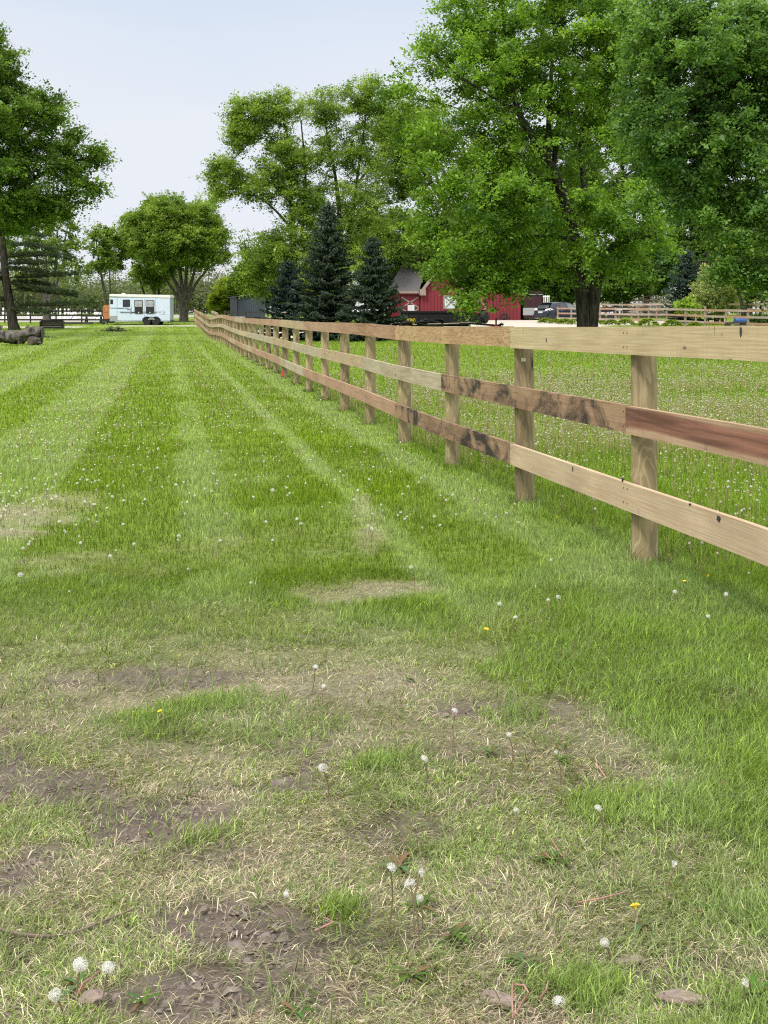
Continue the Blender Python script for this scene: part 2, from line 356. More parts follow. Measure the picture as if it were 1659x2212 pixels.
def tones(x, y):
    """stripe lightness, dryness, mud, lushness for ground positions"""
    u = x+.1703*y
    cx_ = (K_U-0)
    n1 = np.clip((vn(x, y, .55, 4)-.5)*2.4+.5, 0, 1)
    n2 = np.clip((vn(x+30, y, 3.5, 3)-.5)*2.6+.5, 0, 1)
    n3 = vn(x-9, y+5, 1.3, 4)-.5
    st = np.interp(u+.16*n3, ST_U, ST_V)*.70+.11+.95*n3  # mown stripes: sheen of leaning blades painted as tone, plus pale clipping rows
    fade = np.clip((y-4.5)/3.5, 0, 1)
    s = st*fade+(1-fade)*(.4+.25*n2)
    right = np.clip((u-K_U-.1)*4, 0, 1)
    s = s*(1-right)+right*.22
    dry = patch(DRY, x, y); mud = patch(MUD, x, y, 1.9); lush = patch(LUSH, x, y)*.85; lush = np.maximum(lush, .8*np.clip((vn(x+5, y-3, 2.2, 3)-.69)*7, 0, 1)*(y < 6))
    mud = np.maximum(mud, .9*np.clip((vn(x+15, y+8, 3.4, 4)-.485)*8, 0, 1)*(.55+.45*np.clip((.2-x)*2, 0, 1))*(y < 4.3)*(x < .8))
    foregr = np.clip((6.3-y)/1.5, 0, 1)*np.clip((.95-x/np.maximum(y, .5)*3.4)/.6+.15, .12, 1)
    dry = np.clip(np.maximum(dry*(.55+.6*n2), foregr*(.26+.80*np.clip(n2*.5+n1*.5, 0, 1)))+.10*n1, 0, 1)
    dry = dry*(1-.8*lush)
    return s, dry, mud*(1-lush*.8), lush, n1, n2, right
K_U = 7367/F      # u of the fence line (x + .1703 y)
def gravel(x, y):
    a = np.zeros_like(x)
    # drive past the trailer
    yc = 106.5+.02*(x+20)
    a = np.maximum(a, np.clip((2.6-np.abs(y-yc)+.5*np.sin(x*1.3))*1.5, 0, 1)*(x < -25.))
    a = np.maximum(a, .8*np.clip(1.5-((x+17)/2.5)**2-((y-112)/3.)**2, 0, 1))
    a = np.maximum(a, .9*np.clip(1.4-((x+21)/3)**2-((y-111)/2.5)**2, 0, 1))
    # farm yard in front of the barn
    r = np.clip((x+10)/2, 0, 1)*np.clip((y-76-2*np.sin(x*.5)-np.clip((x-11)*1.5, 0, 30))/2, 0, 1)*np.clip((113.5-y)/1, 0, 1)*np.clip((30-x)/2, 0, 1)
    a = np.maximum(a, r)
    return a
ARENA = lambda x, y: np.clip((y-127)/2, 0, 1)*np.clip((188-y)/6, 0, 1)*np.clip((-24-x)/2, 0, 1)
ys = [-12, -6, -2]; y = 0.
while y < 125: ys.append(y); y += max(.05, .0075*max(y, 2)) if y < 60 else .55
y = 125
while y < 3300: ys.append(y); y += max(1, (y-110)*.12)
xs = []; x = 0
while x < 8: xs.append(x); x += .06
while x < 48: xs.append(x); x += .3
while x < 3500: xs.append(x); x *= 1.12
xs = np.array([-v for v in xs[:0:-1]]+xs); ys = np.array(ys)
XX, YY = np.meshgrid(xs, ys); ZZ = g(XX, YY)
fx, fy = XX.ravel(), YY.ravel()
s_, dry_, mud_, lush_, n1_, n2_, right_ = tones(fx, fy)
rng = np.random.default_rng(3)
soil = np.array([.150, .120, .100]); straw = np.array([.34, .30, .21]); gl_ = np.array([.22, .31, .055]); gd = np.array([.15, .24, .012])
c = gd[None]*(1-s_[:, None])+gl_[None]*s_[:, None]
c = c*(.92+.16*n2_[:, None])
near = np.clip((9-fy)/5, 0, 1)[:, None]
c = c*(1-near)+near*(c*.35+soil*.42)  # near turf mixed with soil and darkened; shade between blades painted in
dm_ = straw*.8*(1-near*.55)+soil*near*.75
c = c*(1-dry_[:, None]*.8)+dm_*dry_[:, None]*.8
c = c*(1-mud_[:, None])+soil*mud_[:, None]
ga = gravel(fx, fy)[:, None]; c = c*(1-ga)+np.array([.52, .46, .39])*ga
ar = ARENA(fx, fy)[:, None]; c = c*(1-ar)+np.array([.40, .375, .345])*ar
ZZ = ZZ-.012*mud_.reshape(ZZ.shape)+.004*rng.standard_normal(ZZ.shape)*(YY < 8)*(.4+mud_.reshape(ZZ.shape))
nx_, ny_ = len(xs), len(ys)
idx = np.arange(nx_*ny_).reshape(ny_, nx_)
faces = np.stack([idx[:-1, :-1], idx[:-1, 1:], idx[1:, 1:], idx[1:, :-1]], -1).reshape(-1, 4)
def ground_mat():
    m, t, o = newmat('ground_turf'); nd = t.nodes.new; lk = t.links.new
    b = nd('ShaderNodeBsdfPrincipled'); b.inputs['Roughness'].default_value = .95; b.inputs['Specular IOR Level'].default_value = .1
    lk(b.outputs[0], o.inputs[0])
    at = nd('ShaderNodeAttribute'); at.attribute_name = 'col'; tcn = nd('ShaderNodeTexCoord')
    n = nd('ShaderNodeTexNoise'); n.inputs['Scale'].default_value = 9; n.inputs['Detail'].default_value = 10; n.inputs['Roughness'].default_value = .7
    lk(tcn.outputs['Object'], n.inputs[0])
    r = nd('ShaderNodeValToRGB'); r.color_ramp.elements[0].position = .3; r.color_ramp.elements[1].position = .7
    r.color_ramp.elements[0].color = (.62, .62, .62, 1); r.color_ramp.elements[1].color = (1.3, 1.3, 1.3, 1); lk(n.outputs[0], r.inputs[0])
    x = nd('ShaderNodeMix'); x.data_type = 'RGBA'; x.blend_type = 'MULTIPLY'; x.inputs[0].default_value = 1
    lk(at.outputs['Color'], x.inputs[6]); lk(r.outputs[0], x.inputs[7]); lk(x.outputs[2], b.inputs['Base Color'])
    n2 = nd('ShaderNodeTexNoise'); n2.inputs['Scale'].default_value = 38; n2.inputs['Detail'].default_value = 8; n2.inputs['Roughness'].default_value = .65; lk(tcn.outputs['Object'], n2.inputs[0])
    bp = nd('ShaderNodeBump'); bp.inputs['Strength'].default_value = .8; bp.inputs['Distance'].default_value = .03
    lk(n2.outputs[0], bp.inputs['Height']); lk(bp.outputs[0], b.inputs['Normal']); return m
gr = np_mesh('ground', np.stack([fx, fy, ZZ.ravel()], 1), faces, 4, ground_mat(), attrs={'col': ('FLOAT_COLOR', c)}, smooth=True)
tag(gr, kind='structure')

# ------------------------------------------------------------------ grass blades
def blades(x, y, h, wd, lean, az, col, bend=.5, tipcol=None):
    n = len(x); z = g(x, y)-.004
    base = np.stack([x, y, z], 1)
    d = np.stack([np.cos(az), np.sin(az), np.zeros(n)], 1)
    fa = az+np.pi/2+rng.uniform(-.9, .9, n); wv = np.stack([np.cos(fa), np.sin(fa), np.zeros(n)], 1)*(wd/2)[:, None]
    up = np.zeros((n, 3)); up[:, 2] = 1
    cl, sl_ = np.cos(lean)[:, None], np.sin(lean)[:, None]
    mid = base+(d*sl_*.8+up*np.maximum(cl, .1))*(h*.55)[:, None]
    l2 = np.clip(lean+bend, 0, 1.65); tip = mid+(d*np.sin(l2)[:, None]+up*np.maximum(np.cos(l2), -.02)[:, None])*(h*.5)[:, None]
    V = np.empty((n, 5, 3)); V[:, 0] = base-wv; V[:, 1] = base+wv; V[:, 2] = mid+wv*.8; V[:, 3] = mid-wv*.8; V[:, 4] = tip
    i = (np.arange(n)*5)[:, None]
    T = np.concatenate([i+np.array([[0, 1, 2]]), i+np.array([[0, 2, 3]]), i+np.array([[3, 2, 4]])])
    C = np.empty((n, 5, 3)); C[:] = col[:, None, :]; C[:, :2] *= .5; C[:, 4] *= 1.1  # root vertices darkened: shade low in the sward painted into the colour
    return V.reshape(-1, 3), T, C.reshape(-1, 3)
def scatter(y0, y1, n, marg=1.25, pw=1.0):
    """positions spread over a wedge wider than the view, thinning with distance"""
    t = rng.uniform(0, 1, n)
    y = (y0**(2-pw)+t*(y1**(2-pw)-y0**(2-pw)))**(1/(2-pw)) if pw != 2 else y0*(y1/y0)**t
    x = rng.uniform(-1, 1, n)*(.3006*y*marg+.25)
    return x, y
def mixc(a, b, t): return a*(1-t[:, None])+b*t[:, None]
GV, GT, GC = [], [], []; off = 0
def push(V, T, C):
    global off
    GV.append(V); GT.append(T+off); GC.append(C); off += len(V)
rows = [(2.15, 4.0, 260000, 1.0), (4.0, 7.0, 190000, 1.0), (7.0, 14, 120000, 1.3), (14, 30, 110000, 1.5), (30, 62, 75000, 1.5), (62, 122, 45000, 1.3)]
for (y0, y1, n, pw) in rows:
    x, y = scatter(y0, y1, n, 1.2, pw)
    s, dry, mud, lush, n1, n2, right = tones(x, y)
    keep = rng.uniform(0, 1, n) > np.clip(mud*1.2, 0, .90)
    keep &= rng.uniform(0, 1, n) > gravel(x, y)*1.05
    keep &= (rng.uniform(0, 1, n) > .55*dry*(y < 7))
    x, y, s, dry, mud, lush, n1, n2, right = [a[keep] for a in (x, y, s, dry, mud, lush, n1, n2, right)]
    n = len(x); r1 = rng.uniform(0, 1, n); r2 = rng.uniform(0, 1, n); r3 = rng.uniform(0, 1, n)
    isdry = r1 < dry*.70+.03*(y < 14)
    lod = np.clip(y/7, 1, 20)
    h = (.024+.026*r2)*(1+.45*lush+.35*right)*(1+.3*n1)*(1+.5*np.clip((y-4.5)/4, 0, 1))
    h = np.where(isdry, .022+.035*r2, h)
    h = h*(1+.25*np.clip((y-20)/60, 0, 1)*1.)
    h = h*(1-.28*dry*(~isdry))
    wd = (.0013+.0015*r3)*(lod**.85)*(1+.35*(y > 7))*np.where(isdry, .75, 1)
    wd = np.where((y < 7) & (rng.uniform(0, 1, n) < .12), wd*1.8, wd)
    clump = np.sin(x*5+1.7*np.sin(y*3))*np.sin(y*4.2+1.3*np.sin(x*4.4))
    lean = np.where(isdry, rng.uniform(.9, 1.55, n), rng.uniform(.05, .8, n)+.2*np.abs(clump)*(y < 8))
    lean = np.clip(lean+(dry > .35)*(~isdry)*.4, 0, 1.55)
    az = np.where((y > 5) & (right < .5), np.where(s > .4, np.pi/2, -np.pi/2)+rng.normal(0, .9, n), rng.uniform(0, 2*np.pi, n))
    az = np.where(y < 6.5, clump*2.2+rng.normal(0, 1.0, n)+np.where(rng.uniform(0, 1, n) < .35, rng.uniform(0, 6.28, n), 0), az)
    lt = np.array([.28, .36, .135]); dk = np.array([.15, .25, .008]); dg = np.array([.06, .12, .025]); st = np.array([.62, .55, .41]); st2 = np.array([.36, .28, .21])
    col = mixc(dk[None], lt[None], np.clip(s+rng.normal(0, .22, n), 0, 1))  # stripe tone: light off the blade lean put into colour, with clippings
    col = mixc(col, dg[None]+0*col, np.clip(.35*n2*(y < 9), 0, 1))
    col = mixc(col, np.array([[.17, .285, .03]])+0*col, lush*.7)
    col = mixc(col, np.array([[.15, .26, .012]])+0*col, right*.6)
    col = mixc(col, np.array([[.30, .315, .175]])+0*col, np.clip(dry*.95*rng.uniform(.1, 1.2, n), 0, 1))
    sc_ = mixc(st[None], st2[None]+0*col, rng.uniform(0, 1, n)**2)
    col = np.where(isdry[:, None], sc_, col)
    col *= np.exp(rng.normal(0, .38, n))[:, None]*(1.0+.17*np.clip((8-y)/3, 0, 1))[:, None]
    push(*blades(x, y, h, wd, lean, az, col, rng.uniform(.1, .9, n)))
# loose thatch lying flat, mostly on the worn ground
x, y = scatter(2.15, 6.6, 110000, 1.2, 1.0)
s, dry, mud, lush, n1, n2, right = tones(x, y); k = rng.uniform(0, 1, len(x)) < (dry*.9+.04)*(1-.80*np.clip(mud*1.2, 0, 1))
x, y = x[k], y[k]; n = len(x)
t = rng.uniform(0, 1, n)
push(*blades(x, y, np.where(rng.uniform(0, 1, n) < .25, 1.6, 1)*rng.uniform(.02, .07, n), rng.uniform(.0009, .0023, n), rng.uniform(1.2, 1.58, n), rng.uniform(0, 6.28, n),
             mixc(np.array([[.58, .51, .36]]), np.array([[.36, .27, .19]])+np.zeros((n, 3)), t**1.5)*rng.uniform(.7, 1.15, n)[:, None], rng.uniform(-.1, .3, n)))
x, y = scatter(2.15, 6.0, 34000, 1.2, 1.0); s, dry, mud, lush, n1, n2, right = tones(x, y); cl_ = vn(x+70, y+11, 5., 2)
k = rng.uniform(0, 1, len(x)) < np.clip((cl_-.48)*5, 0, 1)*(1-.6*mud); x, y, cl_ = x[k], y[k], cl_[k]; n = len(x); azf = vn(x-20, y+33, 1.6, 2)*14+rng.normal(0, .55, n)
push(*blades(x, y, rng.uniform(.04, .10, n), rng.uniform(.0022, .0042, n), rng.uniform(.6, 1.4, n), azf,
             mixc(np.array([[.13, .20, .045]]), np.array([[.36, .40, .20]])+np.zeros((n, 3)), rng.uniform(0, 1, n)**1.3)*rng.uniform(.6, 1.2, n)[:, None], rng.uniform(0, .8, n)))
# taller tufts: lush clumps, along the fence foot
x, y = scatter(2.6, 14, 60000, 1.2, 1.0)
s, dry, mud, lush, n1, n2, right = tones(x, y); u = x+.1703*y
k = rng.uniform(0, 1, len(x)) < np.maximum(lush*.5*(y < 5.5)*n2, np.exp(-((u-K_U)/.16)**2)*.8)*(1-mud)
x, y = x[k], y[k]; n = len(x)
push(*blades(x, y, rng.uniform(.05, .11, n), rng.uniform(.0024, .0045, n), rng.uniform(.05, .7, n), rng.uniform(0, 6.28, n),
             mixc(np.array([[.13, .25, .04]]), np.array([[.22, .33, .11]])+np.zeros((n, 3)), rng.uniform(0, 1, n)), rng.uniform(.1, 1., n)))
px0 = np.repeat(7.15+2.395*np.arange(0, 16), 90); n = len(px0); a = rng.uniform(0, 6.28, n); r_ = .072+np.abs(rng.normal(0, .05, n))
push(*blades(K_U-.1703*px0+np.cos(a)*r_, px0+np.sin(a)*r_, rng.uniform(.05, .17, n), rng.uniform(.003, .006, n)*np.clip(px0/12, 1, 3), rng.uniform(.05, .9, n), rng.uniform(0, 6.28, n),
             mixc(np.array([[.12, .20, .04]]), np.array([[.38, .38, .22]])+np.zeros((n, 3)), rng.uniform(0, 1, n)**1.5), rng.uniform(.1, 1., n)))
# crumbs of soil on the bare patches
x, y = scatter(2.1, 6.0, 90000, 1.15, 1.0); _, _, mud, _, _, n2, _ = tones(x, y); k = rng.uniform(0, 1, len(x)) < np.clip(mud-.15, 0, 1)*.35*(.4+n2)
x, y = x[k], y[k]; n = len(x); cube = np.array([(-1, -1, -.5), (1, -.8, -.5), (.9, 1, -.5), (-.8, .9, -.5), (-.5, -.6, .7), (.6, -.5, .6), (.5, .6, .8), (-.6, .5, .6)])
cr_ = .0026*np.exp(rng.normal(0, .6, n)); Vc = np.stack([x, y, g(x, y)+cr_*.1-.008], 1)[:, None]+cube[None]*cr_[:, None, None]*rng.uniform(.4, 1.5, (n, 8, 3))*np.array([1.2, 1.2, .7])
cf = np.array([(0, 1, 5, 4), (1, 2, 6, 5), (2, 3, 7, 6), (3, 0, 4, 7), (4, 5, 6, 7)])
cs_ = np_mesh('soil_crumbs', Vc.reshape(-1, 3), ((np.arange(n)*8)[:, None, None]+cf[None]).reshape(-1, 4), 4, pmat('soil_crumb', (.17, .138, .115), .95, var=.25, scale=30))
tag(cs_, 'crumbly grey-brown soil on the bare muddy patches of the foreground', 'soil', kind='stuff')
gobj = np_mesh('grass', np.concatenate(GV), np.concatenate(GT), 3, M_GRASS, attrs={'col': ('FLOAT_COLOR', np.concatenate(GC))})
tag(gobj, 'short green lawn grass with dry straw-coloured patches covering the field', 'grass', kind='stuff')
del GV, GT, GC

# ------------------------------------------------------------------ board fence
def ztop_fence(Y):
    return float(np.interp(Y, [5.67, 7.15, 9.62, 12, 14.4, 16.8, 21.5, 24, 28.7, 35, 44.7, 52.7, 58, 61.5, 66, 71.7, 76, 79.5, 88, 98.6, 108, 121],
                              [1.343, 1.33, 1.315, 1.30, 1.30, 1.318, 1.323, 1.33, 1.362, 1.385, 1.42, 1.50, 1.58, 1.60, 1.57, 1.52, 1.51, 1.545, 1.70, 1.93, 2.10, 2.36]))
fdir = Vector((-.1703*1, 1, 0)).normalized()      # along the fence, away from the camera
fnl = Vector((-fdir.y, fdir.x, 0))                # to the left (lawn) side
def fx_at(Y): return K_U-.1703*Y
fence = thing('board_fence', 'long new three-rail board fence of round posts and pale sawn boards dividing the two lawns', 'fence', (fx_at(7.15), 7.15, 0))
FO = Vector(fence.location)
def board(Y0, Y1, top, hgt, mat, parent, name='rail', thick=.032, seg=8, origin=None, path=None, sag=0):
    """board following a path; attributes bu / bv drive the wood grain"""
    rs = random.Random(int(Y0*1000)+int(top*100)); V = []; U = []; B = []
    off0 = .072+.017
    w0 = rs.uniform(-.004, .004); w1 = rs.uniform(-.004, .004)
    Ls = []
    for i in range(seg+1):
        Y = Y0+(Y1-Y0)*i/seg
        p, zt = path(Y)
        n = fnl if path is PATHF else PATHN
        zt = zt+top+w0*(1-i/seg)+w1*i/seg
        a = p+n*(off0-thick/2); b_ = p+n*(off0+thick/2)
        for q, zz in ((b_, zt), (b_, zt-hgt*.5), (b_, zt-hgt), (a, zt-hgt), (a, zt-hgt*.5), (a, zt)):
            V.append((q.x-origin.x, q.y-origin.y, zz-origin.z)); U.append((Y-Y0)*1.0144)
        B += [hgt/2, 0, -hgt/2, -hgt/2-.03, -.03, hgt/2+.03]
    f = []
    for i in range(seg):
        for k in range(6):
            a = i*6+k; b_ = i*6+(k+1) % 6; f.append((a, b_, b_+6, a+6))
    me = bpy.data.meshes.new(name); me.from_pydata(V, [], f+[(0, 1, 2, 3, 4, 5), tuple(seg*6+k for k in (5, 4, 3, 2, 1, 0))])
    a1 = me.attributes.new('bu', 'FLOAT', 'POINT'); a1.data.foreach_set('value', U)
    a2 = me.attributes.new('bv', 'FLOAT', 'POINT'); a2.data.foreach_set('value', B)
    me.materials.append(mat); bm = bmesh.new(); bm.from_mesh(me); bmesh.ops.recalc_face_normals(bm, faces=bm.faces); bm.to_mesh(me); bm.free()
    o = bpy.data.objects.new(name, me); SC.collection.objects.link(o); o.parent = parent; return o
def PATHF(Y): return Vector((fx_at(Y), Y, 0)), ztop_fence(Y)
BAY = 2.395
PY = [7.15+BAY*i for i in range(-1, 48)]
rr = random.Random(5)
M_TAGW = pmat('paper_tag', (.48, .44, .33), .7)
M_REDP = pmat('red_marking_paint', (.7, .05, .06), .6, var=.3)
for i, Y in enumerate(PY):
    zt = ztop_fence(Y)-.004; x = fx_at(Y); z0 = G(x, Y)-.25; r = .069+rr.uniform(-.003, .004)
    m = MB(); nn = 20 if i < 12 else 10
    pts = []; rads = []
    tilt = rr.uniform(.0, .008)
    for k in range(9):
        z = z0+(zt-z0)*k/8
        pts.append((tilt*(zt-z)*1.0, 0, z)); rads.append(r*(1.02-.03*k/8))
    pts.append((0, 0, zt+.001)); rads.append(r*.9)
    m.tube(pts, rads, nn)
    o = m.build('post', M_POST, fence, smooth=True); o.location = (x-FO.x, Y-FO.y, 0)
    if i == 10:
        q = MB(); q.box((-.045, -.055, G(x, Y)+.10), (.045, .02, .14), Matrix.Rotation(-.6, 3, 'Z')); po = q.build('paint_mark', M_REDP, o)
    if i in (1, 2, 3, 4, 6, 8):
        zz = zt-.46-.0*i if i not in (2,) else zt-.24
        q = MB(); q.box((-.012*0-.01, -r-.001, zz), (.035, .003, .028)); q.build('stapled_tag', M_TAGW, o)
def lay(first, top, mats, matlist):
    i = first; k = 0
    while i < len(PY)-1:
        j = min(i+2, len(PY)-1)
        m = mats[k] if k < len(mats) else rr.choice(matlist)
        y0 = PY[max(i, 0)]; y1 = PY[j]
        board(y0+.002-(.0 if i else 0), y1-.002, top, .155, m, fence, origin=FO, path=PATHF, seg=10)
        i = j; k += 1
lay(0, 0, [PALE, FIGW, BROWNP, PINK, TAN], [PINK, PINK, TAN, GREYT])
# top joint falls on the second post, middle on the first, bottom on the second
board(PY[0]-1.2, PY[1]-.002, -.44, .155, HEART, fence, origin=FO, path=PATHF)
lay(1, -.44, [STAIN, GREYT, TAN, GREYT], [TAN, GREYT, PALE2, GREYT])
lay(0, -.868, [PALE2, STAIN, PINK, PINK, GREYT], [PINK, PINK, TAN])
stk = MB(); Ys = 15.0; xs_ = W(887, Ys).x
stk.beam((0, 0, -.15), (.01, 0, .95), .035, .03)
so_ = stk.build('wooden_stake', pmat('stake_wood', (.38, .32, .24), .8), bevel=.003); so_.location = (xs_, Ys, G(xs_, Ys))
tag(so_, 'thin pale grey wooden stake standing in the grass just behind the long board fence', 'stake')
# ------------------------------------------------------------------ other fences
PATHN = Vector((0, -1, 0))
def line_fence(name, label, a, b, span, h, rails, rh, pmat_, rmats, pr=.06, side=1, square=True, group=None, zfun=None, tall=()):
    a = Vector(a); b = Vector(b); d = (b-a); Ln = d.length; n = max(1, round(Ln/span)); d.normalize()
    root = thing(name, label, 'fence', (a.x, a.y, 0), 0, group)
    nl = Vector((d.y, -d.x, 0))*side; rq = random.Random(int(a.x*7+a.y))
    zf = zfun or (lambda x, y: G(x, y))
    P = [a+d*(Ln*i/n) for i in range(n+1)]
    for i, p in enumerate(P):
        z = zf(p.x, p.y); hh = h+(.16 if i in tall else .02)
        m = MB()
        if square: m.box((p.x-a.x, p.y-a.y, z+hh/2-.1), (pr*2, pr*2, hh+.2), Matrix.Rotation(math.atan2(d.y, d.x), 3, 'Z'))
        else: m.tube([(p.x-a.x, p.y-a.y, z-.2), (p.x-a.x, p.y-a.y, z+hh)], pr, 8)
        m.build('post', pmat_, root)
    for rz in rails:
        for i in range(n):
            p, q = P[i], P[i+1]; zp = zf(p.x, p.y)+rz; zq = zf(q.x, q.y)+rz
            c0 = Vector((p.x-a.x, p.y-a.y, zp))+nl*(pr+.018); c1 = Vector((q.x-a.x, q.y-a.y, zq))+nl*(pr+.018)
            m = MB(); m.beam(c0+d*.003, c1-d*.003, .03, rh)
            o = m.build('rail', rq.choice(rmats), root)
            me = o.data; cs = [v.co.copy() for v in me.vertices]
            a1 = me.attributes.new('bu', 'FLOAT', 'POINT'); a1.data.foreach_set('value', [(c_-c0).dot(d) for c_ in cs])
            a2 = me.attributes.new('bv', 'FLOAT', 'POINT'); a2.data.foreach_set('value', [(c_-c0).z for c_ in cs])
    return root
M_DPOST = pmat('dark_post', (.05, .045, .04), .85, var=.3, scale=9)
M_WPOST = pmat('weathered_post', (.30, .24, .18), .85, var=.25, scale=9, stretch=(3, 3, .6))
MAPF = {}
line_fence('dark_paddock_fence', 'dark stained three-rail fence along the sand arena left of the horse trailer', W(-45, 121), W(232, 121), 2.6, 1.25, (1.12, .72, .30), .15, M_DPOST, [DARKW], .055)
line_fence('paddock_fence', 'pale split-level board fence behind the row of hostas right of the big maple', W(1205, 100), W(1720, 72), 2.35, 1.2, (1.12, .74, .36), .13, M_WPOST, [WEATH, WEATH, PINK], .05, tall=(9,))
line_fence('paddock_fence', 'higher pale board fence standing just beyond the hosta fence', W(1240, 112), W(1760, 82), 2.7, 1.52, (1.44, 1.04, .64), .14, M_WPOST, [WEATH, WEATH, TAN], .05)
line_fence('paddock_fence', 'distant weathered fence under the far maples beyond the brush pile', W(1180, 140), W(1720, 128), 3.0, 1.5, (1.4, 1.0, .5), .15, M_WPOST, [WEATH], .05, zfun=lambda x, y: G(x, y)+.3)
line_fence('paddock_fence', 'brown three-rail fence in front of the dark blue shed', W(486, 104), W(628, 98), 2.6, 1.25, (1.15, .75, .35), .12, M_DPOST, [DARKW, DARKW, WEATH], .05, zfun=lambda x, y: G(x, y)+.12)
line_fence('paddock_fence', 'short pale board fence end rising behind the dip of the long fence', W(470, 92), W(458, 104), 2.6, 1.25, (1.2, .82, .45), .15, M_WPOST, [PALE2, GREYT], .05, side=-1, zfun=lambda x, y: G(x, y)+.12)
# pipe gate
M_PIPE = pmat('black_pipe', (.03, .03, .032), .5, metal=.3)
ga_, gb_ = W(366, 121), W(420, 121); zz = G(ga_.x, 121)
gt = thing('pipe_gate', 'black metal pipe gate between the horse trailer and the end of the board fence', 'gate', (ga_.x, 121, zz))
wid = gb_.x-ga_.x
m = MB(); m.tube([(0, 0, .15), (0, 0, 1.32), (wid, 0, 1.32), (wid, 0, .15), (0, 0, .15)], .028, 8); m.build('gate_frame', M_PIPE, gt, smooth=True)
for k in range(5):
    m = MB(); m.tube([(0, 0, .36+.195*k), (wid, 0, .36+.195*k)], .02, 6); m.build('gate_bar', M_PIPE, gt, smooth=True)
m = MB(); m.box((wid/2, 0, .73), (.04, .02, 1.15)); m.build('gate_brace', M_PIPE, gt)
for xx in (-.12, wid+.1):
    m = MB(); m.tube([(xx, 0, -.2), (xx, 0, 1.45)], .06, 10); m.build('gate_post', M_PIPE, gt, smooth=True)
def shapes_done(): pass
M_KNOT = pmat('knot_dark', (.03, .025, .03), .8, var=.4, scale=60)
def knot(px, py, w_, h_, parent=fence):
    Y = F*(K_U-.108)/(px-359.5); x = K_U-.108-.1703*Y; z = EYE-(py-HZ)*Y/F; m = MB(); rq = random.Random(px); n = 14
    vs = []
    for k in range(n):
        a = 6.283*k/n; r_ = rq.uniform(.7, 1.15); vs.append(Vector((x, Y, z))+fdir*(math.cos(a)*w_*r_)+Vector((0, 0, math.sin(a)*h_*r_))-FO)
    m.add([v+fnl*.0015 for v in vs]+[v-fnl*.006 for v in vs], [tuple(range(n)), tuple(range(2*n-1, n-1, -1))]+[(i, (i+1) % n, (i+1) % n+n, i+n) for i in range(n)]); m.build('knot', M_KNOT, fence)
M_NAIL = pmat('nail_head', (.10, .08, .07), .5, metal=.4)
for i in range(1, 6):
    for j, off_ in enumerate((0, -.44, -.868)):
        for dz in (.035, .115):
            for dx in (-.028, .03):
                Y = PY[i]+dx; m = MB(); p = Vector((fx_at(Y), Y, ztop_fence(Y)+off_-dz))+fnl*(.072+.017+.016)-FO; m.tube([p, p+fnl*.0025], .0045, 6); m.build('nail', M_NAIL, fence)
for a in ((1600, 717, .011, .022), (1552, 1120, .02, .014), (1237, 1013, .008, .018), (1344, 1036, .007, .012), (1490, 1090, .012, .006), (1180, 735, .008, .014)): knot(*a)
#PART2
# ------------------------------------------------------------------ white horse trailer
M_WHITE = pmat('trailer_white', (.60, .70, .84), .35, var=.04, scale=1.5, coat=.2)
M_ROOFW = pmat('trailer_roof', (.78, .77, .74), .5, var=.08, scale=3)
M_BLK = pmat('black_plastic', (.015, .015, .017), .6, var=.2)
M_GLASS = pmat('dark_glass', (.02, .024, .026), .08, spec=.8, var=.1)
M_PANE = pmat('light_pane', (.42, .44, .45), .25, var=.15, scale=8)
M_TYRE = pmat('tyre_rubber', (.022, .021, .021), .85, var=.2, scale=12)
M_RIM = pmat('dark_rim', (.06, .06, .06), .5, metal=.5)
M_RIMS = pmat('alloy_rim', (.55, .56, .58), .3, metal=.7)
M_ALU = pmat('aluminium_sheet', (.45, .46, .47), .35, metal=.5, var=.08, scale=4)
M_TEAL = pmat('dark_teal_stripe', (.03, .055, .065), .4)
M_SEAM = pmat('seam_dark', (.10, .11, .12), .6)
def wheel(parent, c, r, w_, rim, axis='y', spokes=0, rot=0, name='wheel'):
    m = MB(); m.lathe([(r*.62, -w_/2), (r*.9, -w_/2), (r, -w_*.32), (r, w_*.32), (r*.9, w_/2), (r*.62, w_/2)], (0, 0, 0), 'y', 28)
    o = m.build(name, M_TYRE, parent, smooth=True); o.location = c; o.rotation_euler = (0, 0, rot)
    m = MB(); m.lathe([(r*.6, -w_*.47), (r*.52, -w_*.49), (r*.46, -w_*.38), (r*.2, -w_*.36), (r*.16, -w_*.46), (.02, -w_*.47)], (0, 0, 0), 'y', 24)
    if spokes:
        for k in range(spokes):
            a = 2*math.pi*k/spokes
            m.beam((math.cos(a)*r*.12, -w_*.46, math.sin(a)*r*.12), (math.cos(a)*r*.58, -w_*.48, math.sin(a)*r*.58), r*.09, .02)
    m.build('rim', rim, o, smooth=True); return o
Yt = 115; tb = W(236.4, Yt); zt0 = G(tb.x+3, Yt)-.02; SCL = Yt/F
ht = thing('horse_trailer', 'white two-axle horse trailer with open black window drops parked beside the drive', 'trailer', (tb.x, Yt, zt0))
def TX(zx): return (zx-407)*.1562*SCL      # zoomed-picture column to metres along
def TZ(zy): return (640-zy)*.1562*SCL
Lb = TX(1245); DY = 2.0
m = MB()
m.v = []
prof = [(0.02, TZ(585)), (0, TZ(500)), (0, TZ(232)), (.12, TZ(214)), (Lb-.04, TZ(228)), (Lb, TZ(262)), (Lb, TZ(588)), (TX(1115), TZ(588)), (TX(1110), TZ(560)), (TX(1075), TZ(535)), (TX(1050), TZ(528)), (TX(925), TZ(524)), (TX(885), TZ(540)), (TX(862), TZ(585))]
m.prism(prof, 0, DY); m.build('body', M_WHITE, ht, bevel=.03)
